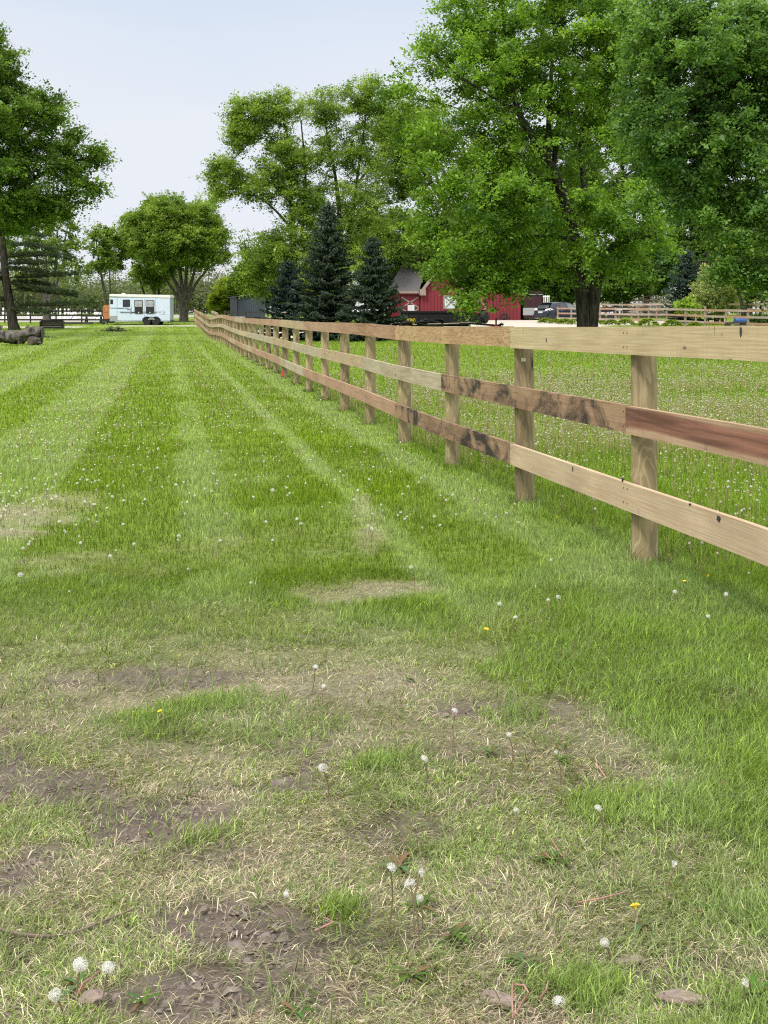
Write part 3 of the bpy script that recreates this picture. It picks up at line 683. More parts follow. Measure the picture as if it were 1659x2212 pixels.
m = MB(); m.prism([(-.02, TZ(240)), (.0, TZ(212)), (.12, TZ(207)), (Lb-.0, TZ(221)), (Lb+.05, TZ(232)), (Lb+.05, TZ(262)), (TX(520), TZ(246)), (TX(500), TZ(240))], -.05, DY+.05); m.build('roof', M_ROOFW, ht, bevel=.03)
m = MB(); m.lathe([(.2, 0), (.19, .06), (.1, .1), (.02, .11)], (TX(570), DY/2, TZ(208)), 'z', 16); m.build('roof_vent', M_ROOFW, ht, smooth=True)
def rrect(x0, z0, x1, z1, r=.06, n=4):
    pts = []
    for cx_, cz_, a0 in ((x1-r, z1-r, 0), (x0+r, z1-r, 90), (x0+r, z0+r, 180), (x1-r, z0+r, 270)):
        for k in range(n+1): a = R(a0+90*k/n); pts.append((cx_+r*math.cos(a), cz_+r*math.sin(a)))
    return pts
def tpanel(name, a, mat, d0, d1, r=.06, par=None):
    m = MB(); m.prism(rrect(TX(a[0]), TZ(a[3]), TX(a[2]), TZ(a[1]), r), d0, d1); return m.build(name, mat, par or ht)
wn = tpanel('window', (419, 282, 456, 346), M_BLK, -.02, .01, .05); tpanel('pane', (423, 287, 452, 341), M_GLASS, -.026, -.01, .04, wn)
wn = tpanel('window', (592, 284, 693, 385), M_BLK, -.03, .01, .08); tpanel('pane', (599, 291, 686, 378), M_GLASS, -.036, -.01, .06, wn)
for x0 in (750, 907):
    wn = tpanel('window', (x0, 290, x0+121, 390), M_BLK, -.03, .01, .08); tpanel('pane', (x0+9, 299, x0+112, 383), M_PANE, -.036, -.01, .06, wn)
    mb_ = MB()
    for k in range(5): xx = TX(x0+22+k*19); mb_.box((xx, -.045, TZ(341)), (.012, .012, TZ(303)-TZ(380)))
    mb_.box((TX(x0+60), -.045, TZ(345)), (TX(110)-TX(0), .012, .014)); mb_.build('window_bars', M_ALU, wn)
    dp = tpanel('drop_panel', (x0+6, 388, x0+118, 478), M_BLK, -.06, -.032, .03)
    m = MB(); m.lathe([(.045, -.065), (.04, -.08), (.01, -.082)], (TX(x0+62), 0, TZ(462)), 'y', 14); m.build('latch', M_ROOFW, dp)
dr = tpanel('door', (575, 268, 708, 578), M_WHITE, -.012, .01, .02)
m = MB(); m.box((TX(700), -.03, TZ(480)), (.03, .04, .09)); m.build('handle', M_SEAM, dr)
tpanel('stone_guard', (410, 508, 517, 580), M_ALU, -.012, .01, .03)
m = MB()
for a in ((415, 398, 680, 405), (520, 404, 678, 408), (543, 452, 1083, 459), (556, 461, 760, 464), (565, 467, 1064, 473)):
    m.prism([(TX(a[0]), TZ(a[1])), (TX(a[2]), TZ(a[1])), (TX(a[2]-12), TZ(a[3])), (TX(a[0]+14), TZ(a[3]))], -.0165, -.001)
m.build('side_stripes', M_TEAL, ht)
m = MB()
for a in ((645, 416, 700, 424), (655, 424, 690, 430), (700, 396, 707, 452), (703, 440, 712, 449)):
    m.prism([(TX(a[0]), TZ(a[3])), (TX(a[2]), TZ(a[3])), (TX(a[2]), TZ(a[1])), (TX(a[0]), TZ(a[1]))], -.0175, -.001)
m.build('side_emblem', M_SEAM, ht)
m = MB()
for k in range(12):   # oval horse picture drawn in grey outline
    a0, a1 = R(15+k*28), R(15+k*28+22)
    m.beam((TX(1136)+.3*math.cos(a0), -.012, TZ(462)+.16*math.sin(a0)), (TX(1136)+.3*math.cos(a1), -.012, TZ(462)+.16*math.sin(a1)), .008, .012)
for a in ((1098, 448, 1118, 466), (1150, 446, 1172, 470), (1120, 488, 1180, 491), (1198, 485, 1206, 492)):
    m.prism([(TX(a[0]), TZ(a[3])), (TX(a[2]), TZ(a[3])), (TX(a[2]-4), TZ(a[1])), (TX(a[0]+7), TZ(a[1]))], -.012, -.001)
m.build('horse_decal', pmat('grey_decal', (.33, .38, .39), .5), ht)
m = MB()
for zx in (512,): m.box((TX(zx), -.006, TZ(410)), (.02, .014, TZ(240)-TZ(580)))
for zx in (890, 1047, 592, 710): m.box((TX(zx), -.006, TZ(418)), (.012, .013, 1.9 if zx > 800 else .8))
m.box(((TX(520)+TX(860))/2, -.006, TZ(571)), (TX(860)-TX(520), .014, .018)); m.box(((TX(1112)+Lb)/2, -.006, TZ(575)), (Lb-TX(1112), .014, .018))
m.box((Lb/2, -.006, TZ(253)), (Lb, .014, .02))
m.build('panel_seams', M_SEAM, ht)
m = MB(); pts = []
for cx_, a0, a1 in ((925, 175, 60), (1050, 120, 5)):
    for k in range(9): a = R(a0+(a1-a0)*k/8); pts.append((TX(cx_)+math.cos(a)*.43, TZ(575)+math.sin(a)*.38))
m.prism(pts+[(x_*.985+.07, z_-.035) for x_, z_ in pts[::-1]], -.12, .25); m.build('fender', M_SEAM, ht)
m = MB(); m.prism([(TX(940), TZ(560)), (TX(1040), TZ(560)), (TX(1000), TZ(520)), (TX(975), TZ(520))], -.05, -.02); m.build('fender_plate', M_ALU, ht)
for zx in (925, 1050):
    for yy in (.08, DY-.12): wheel(ht, (TX(zx), yy, .37), .37, .22, M_RIM)
m = MB(); m.beam((.1, .6, .42), (-1.1, DY/2, .42), .08, .1); m.beam((.1, DY-.6, .42), (-1.1, DY/2, .42), .08, .1)
m.tube([(-.75, DY/2, 0), (-.75, DY/2, .85)], .04, 8); m.box((-.75, DY/2, .02), (.22, .22, .04)); m.build('tongue', M_BLK, ht)
m = MB(); m.box((Lb+.08, .3, .28), (.22, .3, .08)); m.box((Lb+.02, DY/2, .42), (.1, DY, .1)); m.build('bumper', M_SEAM, ht)
# orange machine at the trailer's nose
M_ORG = pmat('orange_paint', (.42, .15, .05), .6, var=.2, scale=4, col2=(.55, .24, .10))
ox = W(221, 117.4); oz = G(ox.x, 117.4)
om = thing('wood_chipper', 'faded orange machine with a black wheel standing behind the nose of the white horse trailer', 'machine', (ox.x, 117.4, oz))
m = MB(); m.prism([(.06, .45), (.5, .42), (.78, .55), (.84, .95), (.72, 1.3), (.55, 1.62), (.42, 1.78), (.08, 1.76), (.02, 1.45)], 0, .8); m.build('hood', M_ORG, om, bevel=.04)
m = MB(); m.beam((.45, .4, 1.72), (1.3, .4, 1.5), .14, .12); m.beam((.55, .4, 1.58), (1.2, .4, 1.38), .05, .05); m.build('arm', M_ORG, om)
m = MB(); m.prism([(.12, .02), (.2, .02), (.34, .46), (.2, .5)], .1, .2); m.prism([(.42, .02), (.5, .02), (.5, .5), (.36, .5)], .1, .2); m.box((.45, .4, .4), (.95, .5, .08)); m.build('stand', M_BLK, om)
m = MB(); m.box((.16, -.01, 1.45), (.12, .03, .1)); m.box((.3, -.01, 1.1), (.3, .02, .02)); m.build('access_plate', pmat('dull_orange', (.4, .14, .05), .6), om)
wheel(om, (.82, .15, .52), .42, .22, M_RIM)
# ------------------------------------------------------------------ log jump, coop, bench, brush
M_LOG = bark_mat('old_log_wood', (.035, .030, .026), (.17, .155, .135), 3)
Yl = 57.; lz = .18
lg = thing('fallen_log', 'thick weathered grey log lying on a round support in the lawn at the far left', 'log', (W(92, Yl).x, Yl, G(W(60, Yl).x, Yl)))
m = MB(); pts = []; rad = []; rq = random.Random(4)
for k in range(56):
    x = -.02-.051*k; q_ = k*.39; pts.append((x, .02*math.sin(q_), .44+lz*.5+.05*math.sin(q_*.55)-.012*q_)); rad.append(.275+.02*math.sin(q_*.8)+rq.uniform(-.006, .008)+(.03*math.exp(-((q_-7)/.8)**2)+.035*math.exp(-((q_-15)/.9)**2)))
m.tube(pts, rad, 30)
from mathutils import noise as mno
m.v = [tuple(Vector((x, y, z))+Vector((0, y, z-.5)).normalized()*(.10*mno.noise(Vector((x*1.8, y*5, z*5)))+.05*mno.noise(Vector((x*5, y*14, z*14))))) for x, y, z in m.v]
m.build('trunk', M_LOG, lg, smooth=True)
m = MB(); m.tube([(-.9, -.12, .3), (-.98, -.2, .12), (-1.0, -.26, .1)], [.12, .09, .05], 9); m.tube([(-1.9, -.1, .28), (-2.0, -.2, .1)], [.12, .05], 9); m.tube([(-.7, 0, .75), (-.62, -.1, .84)], [.09, .05], 8)
m.tube([(-2.2, 0, .7), (-2.0, -.05, .86), (-1.8, 0, .76)], [.1, .07, .1], 8); m.build('branch_stub', M_LOG, lg, smooth=True)
m = MB(); m.tube([(.0, -.01, .53), (.015, -.01, .53)], [.285, .27], 18); m.build('cut_end', pmat('log_end', (.075, .068, .06), .9, var=.5, scale=14), lg)
sp = thing('log_round', 'short dark log round propping up the end of the big grey log', 'log', (W(78, 56.9).x, 56.8, G(W(78, 57).x, 57)))
m = MB(); m.tube([(-.15, -.22, .2), (.1, .3, .2)], [.2, .21], 16); m.build('trunk', M_LOG, sp, smooth=True)
m = MB(); m.tube([(-.155, -.23, .2), (-.165, -.25, .2)], [.185, .175], 16); m.build('cut_end', pmat('log_end2', (.09, .07, .055), .9, var=.4, scale=14), sp)
m = MB(); m.tube([(.05, -.15, .25), (.3, -.2, .33)], [.05, .015], 6); m.tube([(.08, -.1, .15), (.32, -.15, .1)], [.05, .02], 6); m.build('splinter', M_LOG, sp)
Yc = 100.; co = thing('coop_jump', 'dark slatted wooden coop jump standing on the grass edge of the drive', 'horse jump', (W(86.5, Yc).x, Yc, G(W(110, Yc).x, Yc)))
wc = 48*Yc/F
for k in range(4):
    m = MB(); y_, z_ = k*.07, .10+k*.155; m.box((wc/2, y_-.02, z_), (wc, .05, .14), Matrix.Rotation(-.4, 3, 'X')); m.build('plank', DARKW if k % 2 else pmat('dark_plank', (.05, .042, .035), .85, var=.4, scale=9, stretch=(.5, 4, 4)), co)
m = MB(); m.beam((-.02, .3, .63), (wc+.02, .3, .63), .12, .1); m.build('top_beam', M_DPOST, co)
for xx in (0, wc):
    m = MB(); m.prism([(-.03, 0), (.03, 0), (.03, .6), (-.03, .6)], -.05, .6); o = m.build('end_panel', M_DPOST, co); o.location.x = xx
m = MB(); sx = W(137, 117).x; m.beam((0, 0, .1), (2.7, 0, .1), .25, .2); o = m.build('landscape_timber', M_DPOST, bevel=.02); o.location = (sx, 117, G(sx, 117)); tag(o, 'dark squared timber lying in the grass below the dark fence right of the coop jump', 'timber')
bx = W(184, 118.5).x
pb = thing('picnic_table', 'long dark picnic table with green legs by the dark paddock fence near the orange machine', 'table', (bx, 118.5, G(bx, 118.5)))
M_GRN = pmat('dark_green_paint', (.02, .07, .065), .5)
m = MB(); m.box((.75, .1, .68), (2.1, .75, .05)); m.build('table_top', M_DPOST, pb)
for yy in (-.45, .65):
    m = MB(); m.box((.75, yy, .42), (2.0, .26, .045)); m.build('seat', M_DPOST, pb)
for xx in (.1, 1.45):
    m = MB(); m.beam((xx, -.35, 0), (xx, .0, .66), .12, .1); m.beam((xx, .55, 0), (xx, .2, .66), .12, .1); m.box((xx, .1, .38), (.1, 1.3, .08)); m.build('leg', M_GRN, pb)
# white jump standards in the arena
M_WP = pmat('white_jump_paint', (.78, .78, .76), .5, var=.05)
js = [(7, 150, 1.25, 'p', 'leftmost pair of white jump uprights, half behind the pine trunk'), (61, 146, 1.35, 'p', 'single white jump upright standing in the sand between pine and grey maple'), (122, 142, 1.2, 'p', 'white jump uprights just right of the grey maple trunk'), (140, 148, 1.15, 'p', 'small white jump uprights in the middle of the arena'),
      (151, 138, 1.1, 'w', 'broad white solid jump wing with a diagonal brace'), (203, 140, 1.1, 'w', 'rightmost white jump wing close to the orange machine')]
for px, Y, h, k, lab in js:
    x0 = W(px, Y).x; o = thing('jump_standard', lab, 'horse jump', (x0, Y, G(x0, Y)-.05), group='white horse jumps in the sand arena')
    if k == 'p':
        for dx in (0, .42) if px != 61 else (0,):
            m = MB(); m.box((dx, 0, h/2), (.17, .12, h)); m.box((dx, 0, .05), (.4, .5, .08)); m.prism([(dx-.085, h), (dx+.085, h), (dx, h+.12)], -.06, .06); m.build('upright', M_WP, o)
    else:
        m = MB(); m.prism([(0, 0), (.72, 0), (.72, h), (.42, h), (.30, h*.75), (.0, h*.8)], -.03, .03) if px < 180 else m.prism([(0, 0), (.75, .0), (.75, h*.8), (.4, h*.75), (.2, h*1.05), (0, h*1.05)], -.03, .03)
        m.box((.36, 0, .04), (.9, .5, .07)); m.build('wing', M_WP, o)
        m = MB(); m.beam((.08, -.04, .15), (.6, -.04, h*.72), .02, .07); m.build('brace', pmat('dull_blue_grey', (.25, .27, .27), .6), o)
for (p0, p1, Y, z, lab) in ((64, 118, 145, .38, 'white jump pole lying low between two uprights left of the grey maple'), (152, 232, 139, .28, 'long white jump pole resting low near the orange machine'), (125, 150, 143, .45, 'short white jump pole between the uprights right of the grey maple')):
    a, b = W(p0, Y), W(p1, Y); m = MB(); m.tube([(0, 0, z), (b.x-a.x, 0, z)], .055, 8); m.box((.1, 0, z/2-.03), (.08, .3, z)); m.box((b.x-a.x-.1, 0, z/2-.03), (.08, .3, z)); o = m.build('jump_pole', M_WP); o.location = (a.x, Y, G(a.x, Y)-.02); tag(o, lab, 'jump pole', 'white jump poles in the arena')
def brush(name, lab, cat, px, Y, w_, h_, n, mat, seed, ln=.6):
    rq = random.Random(seed); m = MB(); x0 = W(px, Y).x
    for k in range(n):
        x = rq.gauss(0, w_*.33); z = abs(rq.gauss(0, .5))*h_*max(.15, 1-(x/(w_*.7))**2); a = rq.uniform(0, 6.28); e = rq.uniform(-.3, .35); l = rq.uniform(.3, 1)*ln
        p = Vector((x, rq.gauss(0, w_*.18), z+.03)); d = Vector((math.cos(a)*math.cos(e), math.sin(a)*math.cos(e), math.sin(e)))*l
        m.tube([p-d*.5, p+Vector((0, 0, .03)), p+d*.5], [.02, .016, .006], 4, caps=False)
    o = m.build(name, mat, fix=False); o.location = (x0, Y, G(x0, Y)); return tag(o, lab, cat)
brush('branch_pile', 'low dark heap of broken branches lying in the lawn before the white horse trailer', 'branches', 250, 93, 1.6, .28, 150, M_DPOST, 1, .5)
brush('branch_pile', 'small dark scrap of bark in the grass right of the big grey log', 'branches', 98, 78, .8, .12, 24, M_DPOST, 2, .5)
brush('brush_heap', 'large brown brush mound behind the pale fences right of the big maple', 'branches', 1400, 122, 4.6, 1.7, 900, pmat('dry_brush', (.13, .095, .07), .9), 3, 1.2)
# ------------------------------------------------------------------ dark blue shed
M_BLUE = pmat('dark_blue_siding', (.062, .075, .115), .55, var=.06, scale=2, stretch=(6, 6, .3))
Ysd = 128.; sx = W(513, Ysd).x; sz = G(sx, Ysd); K = Ysd/F
sh = thing('shed', 'dark blue-grey lean-to shed with a slanting roof beyond the fence', 'shed', (sx, Ysd, sz-.1))
zh = lambda py: EYE-(py-HZ)*K-sz+.1
w1 = 60*K; zl, zr = zh(643), zh(632); xl = -16*K; dp = 2.4
m = MB(); m.add([(0, 0, 0), (w1, 0, 0), (w1, 0, zr), (0, 0, zl), (xl-.3, dp, 0), (w1-.3, dp, 0), (w1-.3, dp, zr), (xl-.3, dp, zl)], [(0, 1, 2, 3), (4, 7, 6, 5), (0, 4, 5, 1), (0, 3, 7, 4), (1, 5, 6, 2), (3, 2, 6, 7)]); m.build('wall', M_BLUE, sh)
m = MB()
for k in range(1, 12): xx = w1*k/12; m.box((xx, -.012, (zl+(zr-zl)*k/12)/2), (.03, .022, (zl+(zr-zl)*k/12)-.03))
m.build('batten', M_BLUE, sh)
m = MB(); m.box((.0, -.02, zl/2), (.1, .06, zl)); m.build('corner_trim', pmat('near_black_trim', (.02, .024, .04), .6), sh)
m = MB(); v = [(-.25, -.25, zl+.0), (w1+.28, -.25, zr+.05), (w1-.0, dp+.2, zr+.05), (xl-.55, dp+.2, zl+.0)]; m.add(v+[(a, b, c+.09) for a, b, c in v], [(3, 2, 1, 0), (4, 5, 6, 7), (0, 1, 5, 4), (1, 2, 6, 5), (2, 3, 7, 6), (3, 0, 4, 7)]); m.build('roof', pmat('shed_roof', (.05, .06, .085), .5), sh)
m = MB(); m.add([(xl*.66, dp*.66-.06, 0), (xl*.86, dp*.86-.06, 0), (xl*.86, dp*.86-.06, zl-.15), (xl*.66, dp*.66-.06, zl-.15), (xl*.66-.04, dp*.66-.1, 0), (xl*.86-.04, dp*.86-.1, 0), (xl*.86-.04, dp*.86-.1, zl-.15), (xl*.66-.04, dp*.66-.1, zl-.15)], [(0, 1, 2, 3), (4, 7, 6, 5), (0, 4, 5, 1), (3, 2, 6, 7), (0, 3, 7, 4), (1, 5, 6, 2)]); m.build('door_frame', M_ROOFW, sh)
# ------------------------------------------------------------------ red barn
Yb = 113.; K = Yb/F; bxo = W(909, Yb).x; bz = G(bxo+3, Yb)
M_RED = pmat('barn_red', (.185, .017, .026), .8, var=.12, scale=3, stretch=(3, 3, .4))
M_TRIM = pmat('weathered_trim', (.27, .225, .185), .75, var=.15, scale=6)
M_TRIMR = pmat('dark_red_trim', (.14, .014, .02), .6)
M_SHING = pmat('grey_shingles', (.115, .107, .11), .9, var=.3, scale=7, stretch=(1, 1, 6), bump=.5)
barn = thing('barn', 'red board-sided barn with a steep grey shingle roof and cross-braced doors behind the maples', 'barn', (bxo, Yb, bz))
bX = lambda px: (px-909)*K
bZ = lambda py: EYE-(py-HZ)*K-bz
def wallp(poly, y0, y1, name, mat, par=barn, bev=0):
    m = MB(); m.prism([(bX(a), max(-.3, bZ(b)) if b < 690 else -.3) for a, b in poly], y0, y1); return m.build(name, mat, par, bevel=bev)
wallp([(909, 691), (1003, 691), (1003, 633), (956, 572), (909, 633)], 0, 9, 'gable_wall', M_RED)
wallp([(840, 691), (908.9, 691), (908.9, 632), (840, 632)], .35, 8, 'wall', M_RED)
wallp([(1003.1, 691), (1125, 691), (1125, 618), (1003.1, 612)], .25, 8, 'wall', M_RED)
# roofs
def roofq(pts, th, name):
    m = MB(); v = [(a, b, c) for a, b, c in pts]; m.add(v+[(a, b, c+th) for a, b, c in v], [(3, 2, 1, 0), (4, 5, 6, 7), (0, 1, 5, 4), (1, 2, 6, 5), (2, 3, 7, 6), (3, 0, 4, 7)]); return m.build(name, M_SHING, barn)
zE = bZ(631); zR = bZ(552)
roofq([(bX(836), -.0, zE), (bX(905), -.0, zE), (bX(930), 4.2, zR), (bX(880), 4.2, zR)], .1, 'main_roof')
roofq([(bX(880), 4.2, zR), (bX(930), 4.2, zR), (bX(930), 8.4, zE), (bX(836), 8.4, zE)], .1, 'rear_roof')
sx_ = bX(956)
roofq([(bX(903), -.3, bZ(637)), (sx_, -.3, bZ(568)), (sx_, 9.2, bZ(568)), (bX(903), 9.2, bZ(637))], .1, 'gable_roof')
roofq([(bX(1009), -.3, bZ(637)), (sx_, -.3, bZ(568)), (sx_, 9.2, bZ(568)), (bX(1009), 9.2, bZ(637))], .1, 'gable_roof')
roofq([(bX(1006), -.05, bZ(612)), (bX(1129), -.05, bZ(619)), (bX(1127), 8.3, bZ(604)), (bX(1006), 8.3, bZ(590))], .08, 'side_roof')
m = MB()
for s in (-1, 1):
    x0 = bX(956+s*48.5); m.beam((x0, -.33, bZ(633.5)), (sx_, -.33, bZ(569)), .05, .26)
m.box((bX(913), -.345, bZ(631.5)), (.55, .08, .55)); m.box(((bX(838)+bX(905))/2, -.06, zE-.02), (bX(905)-bX(838), .12, .2)); m.build('roof_trim', M_TRIM, barn)
m = MB()
for k in range(1, 13):
    px = 909+94*k/13; top = 633-61*(1-abs(px-956)/47); m.box((bX(px), -.012, bZ(top)/2-.15), (.05, .022, bZ(top)+.25))
for k in range(16):
    px = 1007+117*k/16; m.box((bX(px), .238, bZ(618)/2), (.05, .022, bZ(618)))
for k in range(9):
    px = 843+66*k/9; m.box((bX(px), .338, bZ(633)/2), (.05, .022, bZ(633)))
m.build('batten', pmat('barn_red_batten', (.12, .012, .018), .8), barn)
def xdoor(x0, x1, z0, z1, yy, mat=M_RED, lo=0.5):
    d = wallp([(x0, z1), (x1, z1), (x1, z0), (x0, z0)], yy-.05, yy-.001, 'door', mat)
    m = MB(); a0, a1, b0, b1 = bX(x0)+.06, bX(x1)-.06, bZ(z1)+.06, bZ(z0)-.06
    bm_ = b0+(b1-b0)*.5 if lo else b0
    for (p, q) in (((a0, bm_), (a1, b1)), ((a0, b1), (a1, bm_))): m.beam((p[0], yy-.07, p[1]), (q[0], yy-.07, q[1]), .035, .11)
    if lo:
        m.beam((a0, yy-.071, b0), (a1, yy-.071, bm_-.1), .03, .11); m.beam((a0, yy-.071, bm_-.1), (a1, yy-.071, b0), .03, .11)
    m.build('cross_brace', M_TRIM, d)
    m = MB()
    for zc in (b0, bm_, b1): m.box(((a0+a1)/2, yy-.062, zc), (a1-a0, .03, .1))
    for xc in (a0, a1): m.box((xc, yy-.064, (b0+b1)/2), (.1, .034, b1-b0))
    m.build('door_frame', M_TRIMR if mat is M_RED else M_TRIM, d); return d
d = xdoor(866, 906, 640, 689, .34); xdoor(1022, 1052, 637, 688, .24)
d = wallp([(958, 668), (990, 668), (990, 638), (958, 638)], -.06, -.001, 'shutter', pmat('pale_blue_panel', (.50, .60, .64), .5, var=.12, scale=5))
m = MB(); a0, a1, b0, b1 = bX(958)+.05, bX(990)-.05, bZ(668)+.05, bZ(638)-.05
for p, q in (((a0, b0), (a1, b1)), ((a0, b1), (a1, b0))): m.beam((p[0], -.08, p[1]), (q[0], -.08, q[1]), .03, .1)
for zc in (b0, b1): m.box(((a0+a1)/2, -.072, zc), (a1-a0+.1, .028, .09))
for xc in (a0, a1): m.box((xc, -.074, (b0+b1)/2), (.09, .03, b1-b0))
m.build('cross_brace', M_TRIM, d)
# notice on the barn door
Ysg = Yb+.2
nx = bX(880.5); nt_ = thing('notice_sign', 'small white notice with grey lettering on the left barn door', 'sign', (bxo+nx, Ysg, bz))
m = MB(); m.box((15*K/2, 0, bZ(665)), (14.5*K, .02, 12*K)); m.build('board', pmat('sign_white', (.72, .74, .78), .5, var=.02), nt_)
m = MB(); rq = random.Random(7)
for k in range(6):
    zz = bZ(660.5+k*1.7); x_ = .08
    while x_ < 13.5*K-.05:
        l = rq.uniform(.03, .09); m.box((x_+l/2, -.013, zz), (l, .006, .022)); x_ += l+.025
m.build('printed_lines', pmat('grey_print', (.3, .32, .36), .6), nt_)
# wagon wheels leaning on the barn
def wagon(px, py, r_px, lab, yy):
    r = r_px*K; o = thing('wagon_wheel', lab, 'wagon wheel', (bxo+bX(px), Yb+yy, bz+bZ(py)), group='old wagon wheels on the barn wall')
    m = MB(); m.tube([(r*math.cos(R(a)), 0, r*math.sin(R(a))) for a in range(0, 361, 15)], .035, 6, caps=False); m.build('rim', M_DPOST, o)
    for k in range(6):
        a = R(30*k); m = MB(); m.tube([(-r*math.cos(a), 0, -r*math.sin(a)), (r*math.cos(a), 0, r*math.sin(a))], .018, 5); m.build('spoke', M_DPOST, o)
    m = MB(); m.lathe([(.08, -.07), (.08, .07)], (0, 0, 0), 'y', 10); m.build('hub', M_DPOST, o)
wagon(1089, 685, 10, 'dark iron wagon wheel leaning on the foot of the barn at its right end', .12)
# lamp-like pole in front of barn
# ------------------------------------------------------------------ black trailers
Yk = 72.; K2 = Yk/F
def kx(px, o=865): return (px-o)*K2
kx0 = W(865, Yk).x; kz = G(kx0+2, Yk)
M_BLKP = pmat('black_paint', (.008, .008, .009), .6, var=.2)
M_DGREY = pmat('dark_grey_panel', (.03, .031, .032), .6)
M_YEL = pmat('yellow_decal', (.75, .60, .03), .5, var=.03)
dt = thing('dump_trailer', 'black high-sided dump trailer with yellow lettering parked in front of the barn', 'trailer', (kx0, Yk, kz))
kZ = lambda py: EYE-(py-HZ)*K2-kz
m = MB(); m.box((kx(943), 0, (kZ(674)+kZ(699))/2), (156*K2, .05, kZ(674)-kZ(699))); m.box((kx(943), 1.9, (kZ(674)+kZ(699))/2), (156*K2, .05, kZ(674)-kZ(699)))
m.box((kx(943), .95, kZ(699)), (156*K2, 1.9, .08)); m.box((kx(866), .95, (kZ(674)+kZ(699))/2), (.05, 1.85, kZ(674)-kZ(699)-.05)); m.build('box_body', M_BLKP, dt)
m = MB()
for px in range(880, 1020, 22): m.box((kx(px), -.045, (kZ(676)+kZ(698))/2), (.06, .04, kZ(676)-kZ(698)-.02))
m.beam((kx(864), -.05, kZ(673.5)), (kx(1023), -.05, kZ(673.5)), .1, .09); m.build('side_rib', M_BLKP, dt)
m = MB(); m.box((kx(1023), .95, (kZ(676)+kZ(701))/2), (.05, 1.9, kZ(676)-kZ(701))); m.box((kx(1033), .2, (kZ(677)+kZ(699))/2), (18*K2, .06, kZ(677)-kZ(699))); m.build('head_board', M_DGREY, dt)
m = MB(); m.beam((kx(1015), .1, kZ(673)), (kx(1048), .1, kZ(671)), .1, .12); m.beam((kx(1048), .2, kZ(701)), (kx(1075), .6, kZ(703)), .1, .1); m.box((kx(943), .95, kZ(703)), (150*K2, .9, .12)); m.build('frame', M_BLKP, dt)
m = MB(); P_ = [(903, 699), (906, 692), (912, 689.5), (950, 688), (956, 690), (961, 697)]
m.prism([(kx(a), kZ(b)) for a, b in P_]+[(kx(a)-(.0), kZ(b+1.6)) for a, b in P_[::-1]], -.5, -.06); m.build('fender', M_DGREY, dt)
for px in (920, 944): wheel(dt, (kx(px), -.25, .36), .36, .22, M_RIM)
tc_ = bpy.data.curves.new('lettering', 'FONT'); tc_.body = 'NOMAD'; tc_.size = .30; tc_.extrude = .004; tc_.offset = .006
to_ = bpy.data.objects.new('tmp_text', tc_); SC.collection.objects.link(to_); bpy.context.view_layer.update()
me_ = bpy.data.meshes.new_from_object(to_.evaluated_get(bpy.context.evaluated_depsgraph_get())); bpy.data.objects.remove(to_)
ws = max(v.co.x for v in me_.vertices)
for v in me_.vertices: v.co = Vector((v.co.x*18*K2/ws, v.co.z, v.co.y))
me_.transform(Matrix.Translation((kx(879), -.03-.04, kZ(696)))); me_.materials.append(M_YEL)
lo_ = bpy.data.objects.new('lettering', me_); SC.collection.objects.link(lo_); lo_.parent = dt
m = MB(); m.beam((kx(880), -.068, kZ(698)), (kx(896), -.068, kZ(698)), .006, .02); m.build('lettering_underline', M_YEL, dt)
sw = wheel(dt, (kx(1047), -.05, kZ(685.5)), .345, .24, M_RIM, rot=R(62), name='spare_wheel')
# flat deck trailer in front
ft = thing('flatbed_trailer', 'low black flat trailer with a pale wood deck and jacked tongue pointing right', 'trailer', (kx0, Yk-2.6, kz))
Kf = (Yk-2.6)/F; fX = lambda px: W(px, Yk-2.6).x-kx0; fZ = lambda py: EYE-(py-HZ)*Kf-kz
m = MB(); m.beam((fX(875), .5, fZ(704)), (fX(1022), -.1, fZ(698.5)), .12, .10); m.beam((fX(862), 1.6, fZ(703)), (fX(1030), 1.2, fZ(698)), .12, .10); m.beam((fX(1020), .0, fZ(699)), (fX(1062), .4, fZ(702.5)), .1, .1); m.beam((fX(1030), 1.2, fZ(699)), (fX(1062), .4, fZ(702.5)), .1, .1)
m.beam((fX(1060), .4, fZ(703)), (fX(1084), .4, fZ(703.5)), .1, .1); m.build('frame', M_BLKP, ft)
m = MB(); m.add([(fX(905), .0, fZ(702.5)), (fX(1020), -.05, fZ(696.3)), (fX(1032), 1.2, fZ(695.8)), (fX(885), 1.5, fZ(701)), (fX(905), .0, fZ(703.5)), (fX(1020), -.05, fZ(697.3)), (fX(1032), 1.2, fZ(696.8)), (fX(885), 1.5, fZ(702))], [(0, 1, 2, 3), (7, 6, 5, 4), (0, 4, 5, 1), (1, 5, 6, 2), (2, 6, 7, 3), (3, 7, 4, 0)]); m.build('deck', pmat('deck_wood', (.42, .35, .26), .8, scale=9, stretch=(1, 8, 1)), ft)
m = MB(); P_ = [(852, 699), (890, 694.2), (897, 694.5), (922, 702)]
m.prism([(fX(a), fZ(b)) for a, b in P_]+[(fX(a), fZ(b+1.6)) for a, b in P_[::-1]], -.35, .1); P_ = [(896, 694.5), (935, 692), (942, 693), (958, 699)]; m.prism([(fX(a), fZ(b)) for a, b in P_]+[(fX(a), fZ(b+1.6)) for a, b in P_[::-1]], -.2, .2); m.build('fender', M_DGREY, ft)
m = MB(); m.box((fX(1029), .1, fZ(692)), (.05, .05, .4)); m.box((fX(1041), .1, fZ(692)), (.05, .05, .4)); m.box((fX(1035), .1, fZ(688.5)), (.35, .05, .05)); m.box((fX(1035), .1, fZ(693)), (.35, .05, .05)); m.build('rack', M_BLKP, ft)
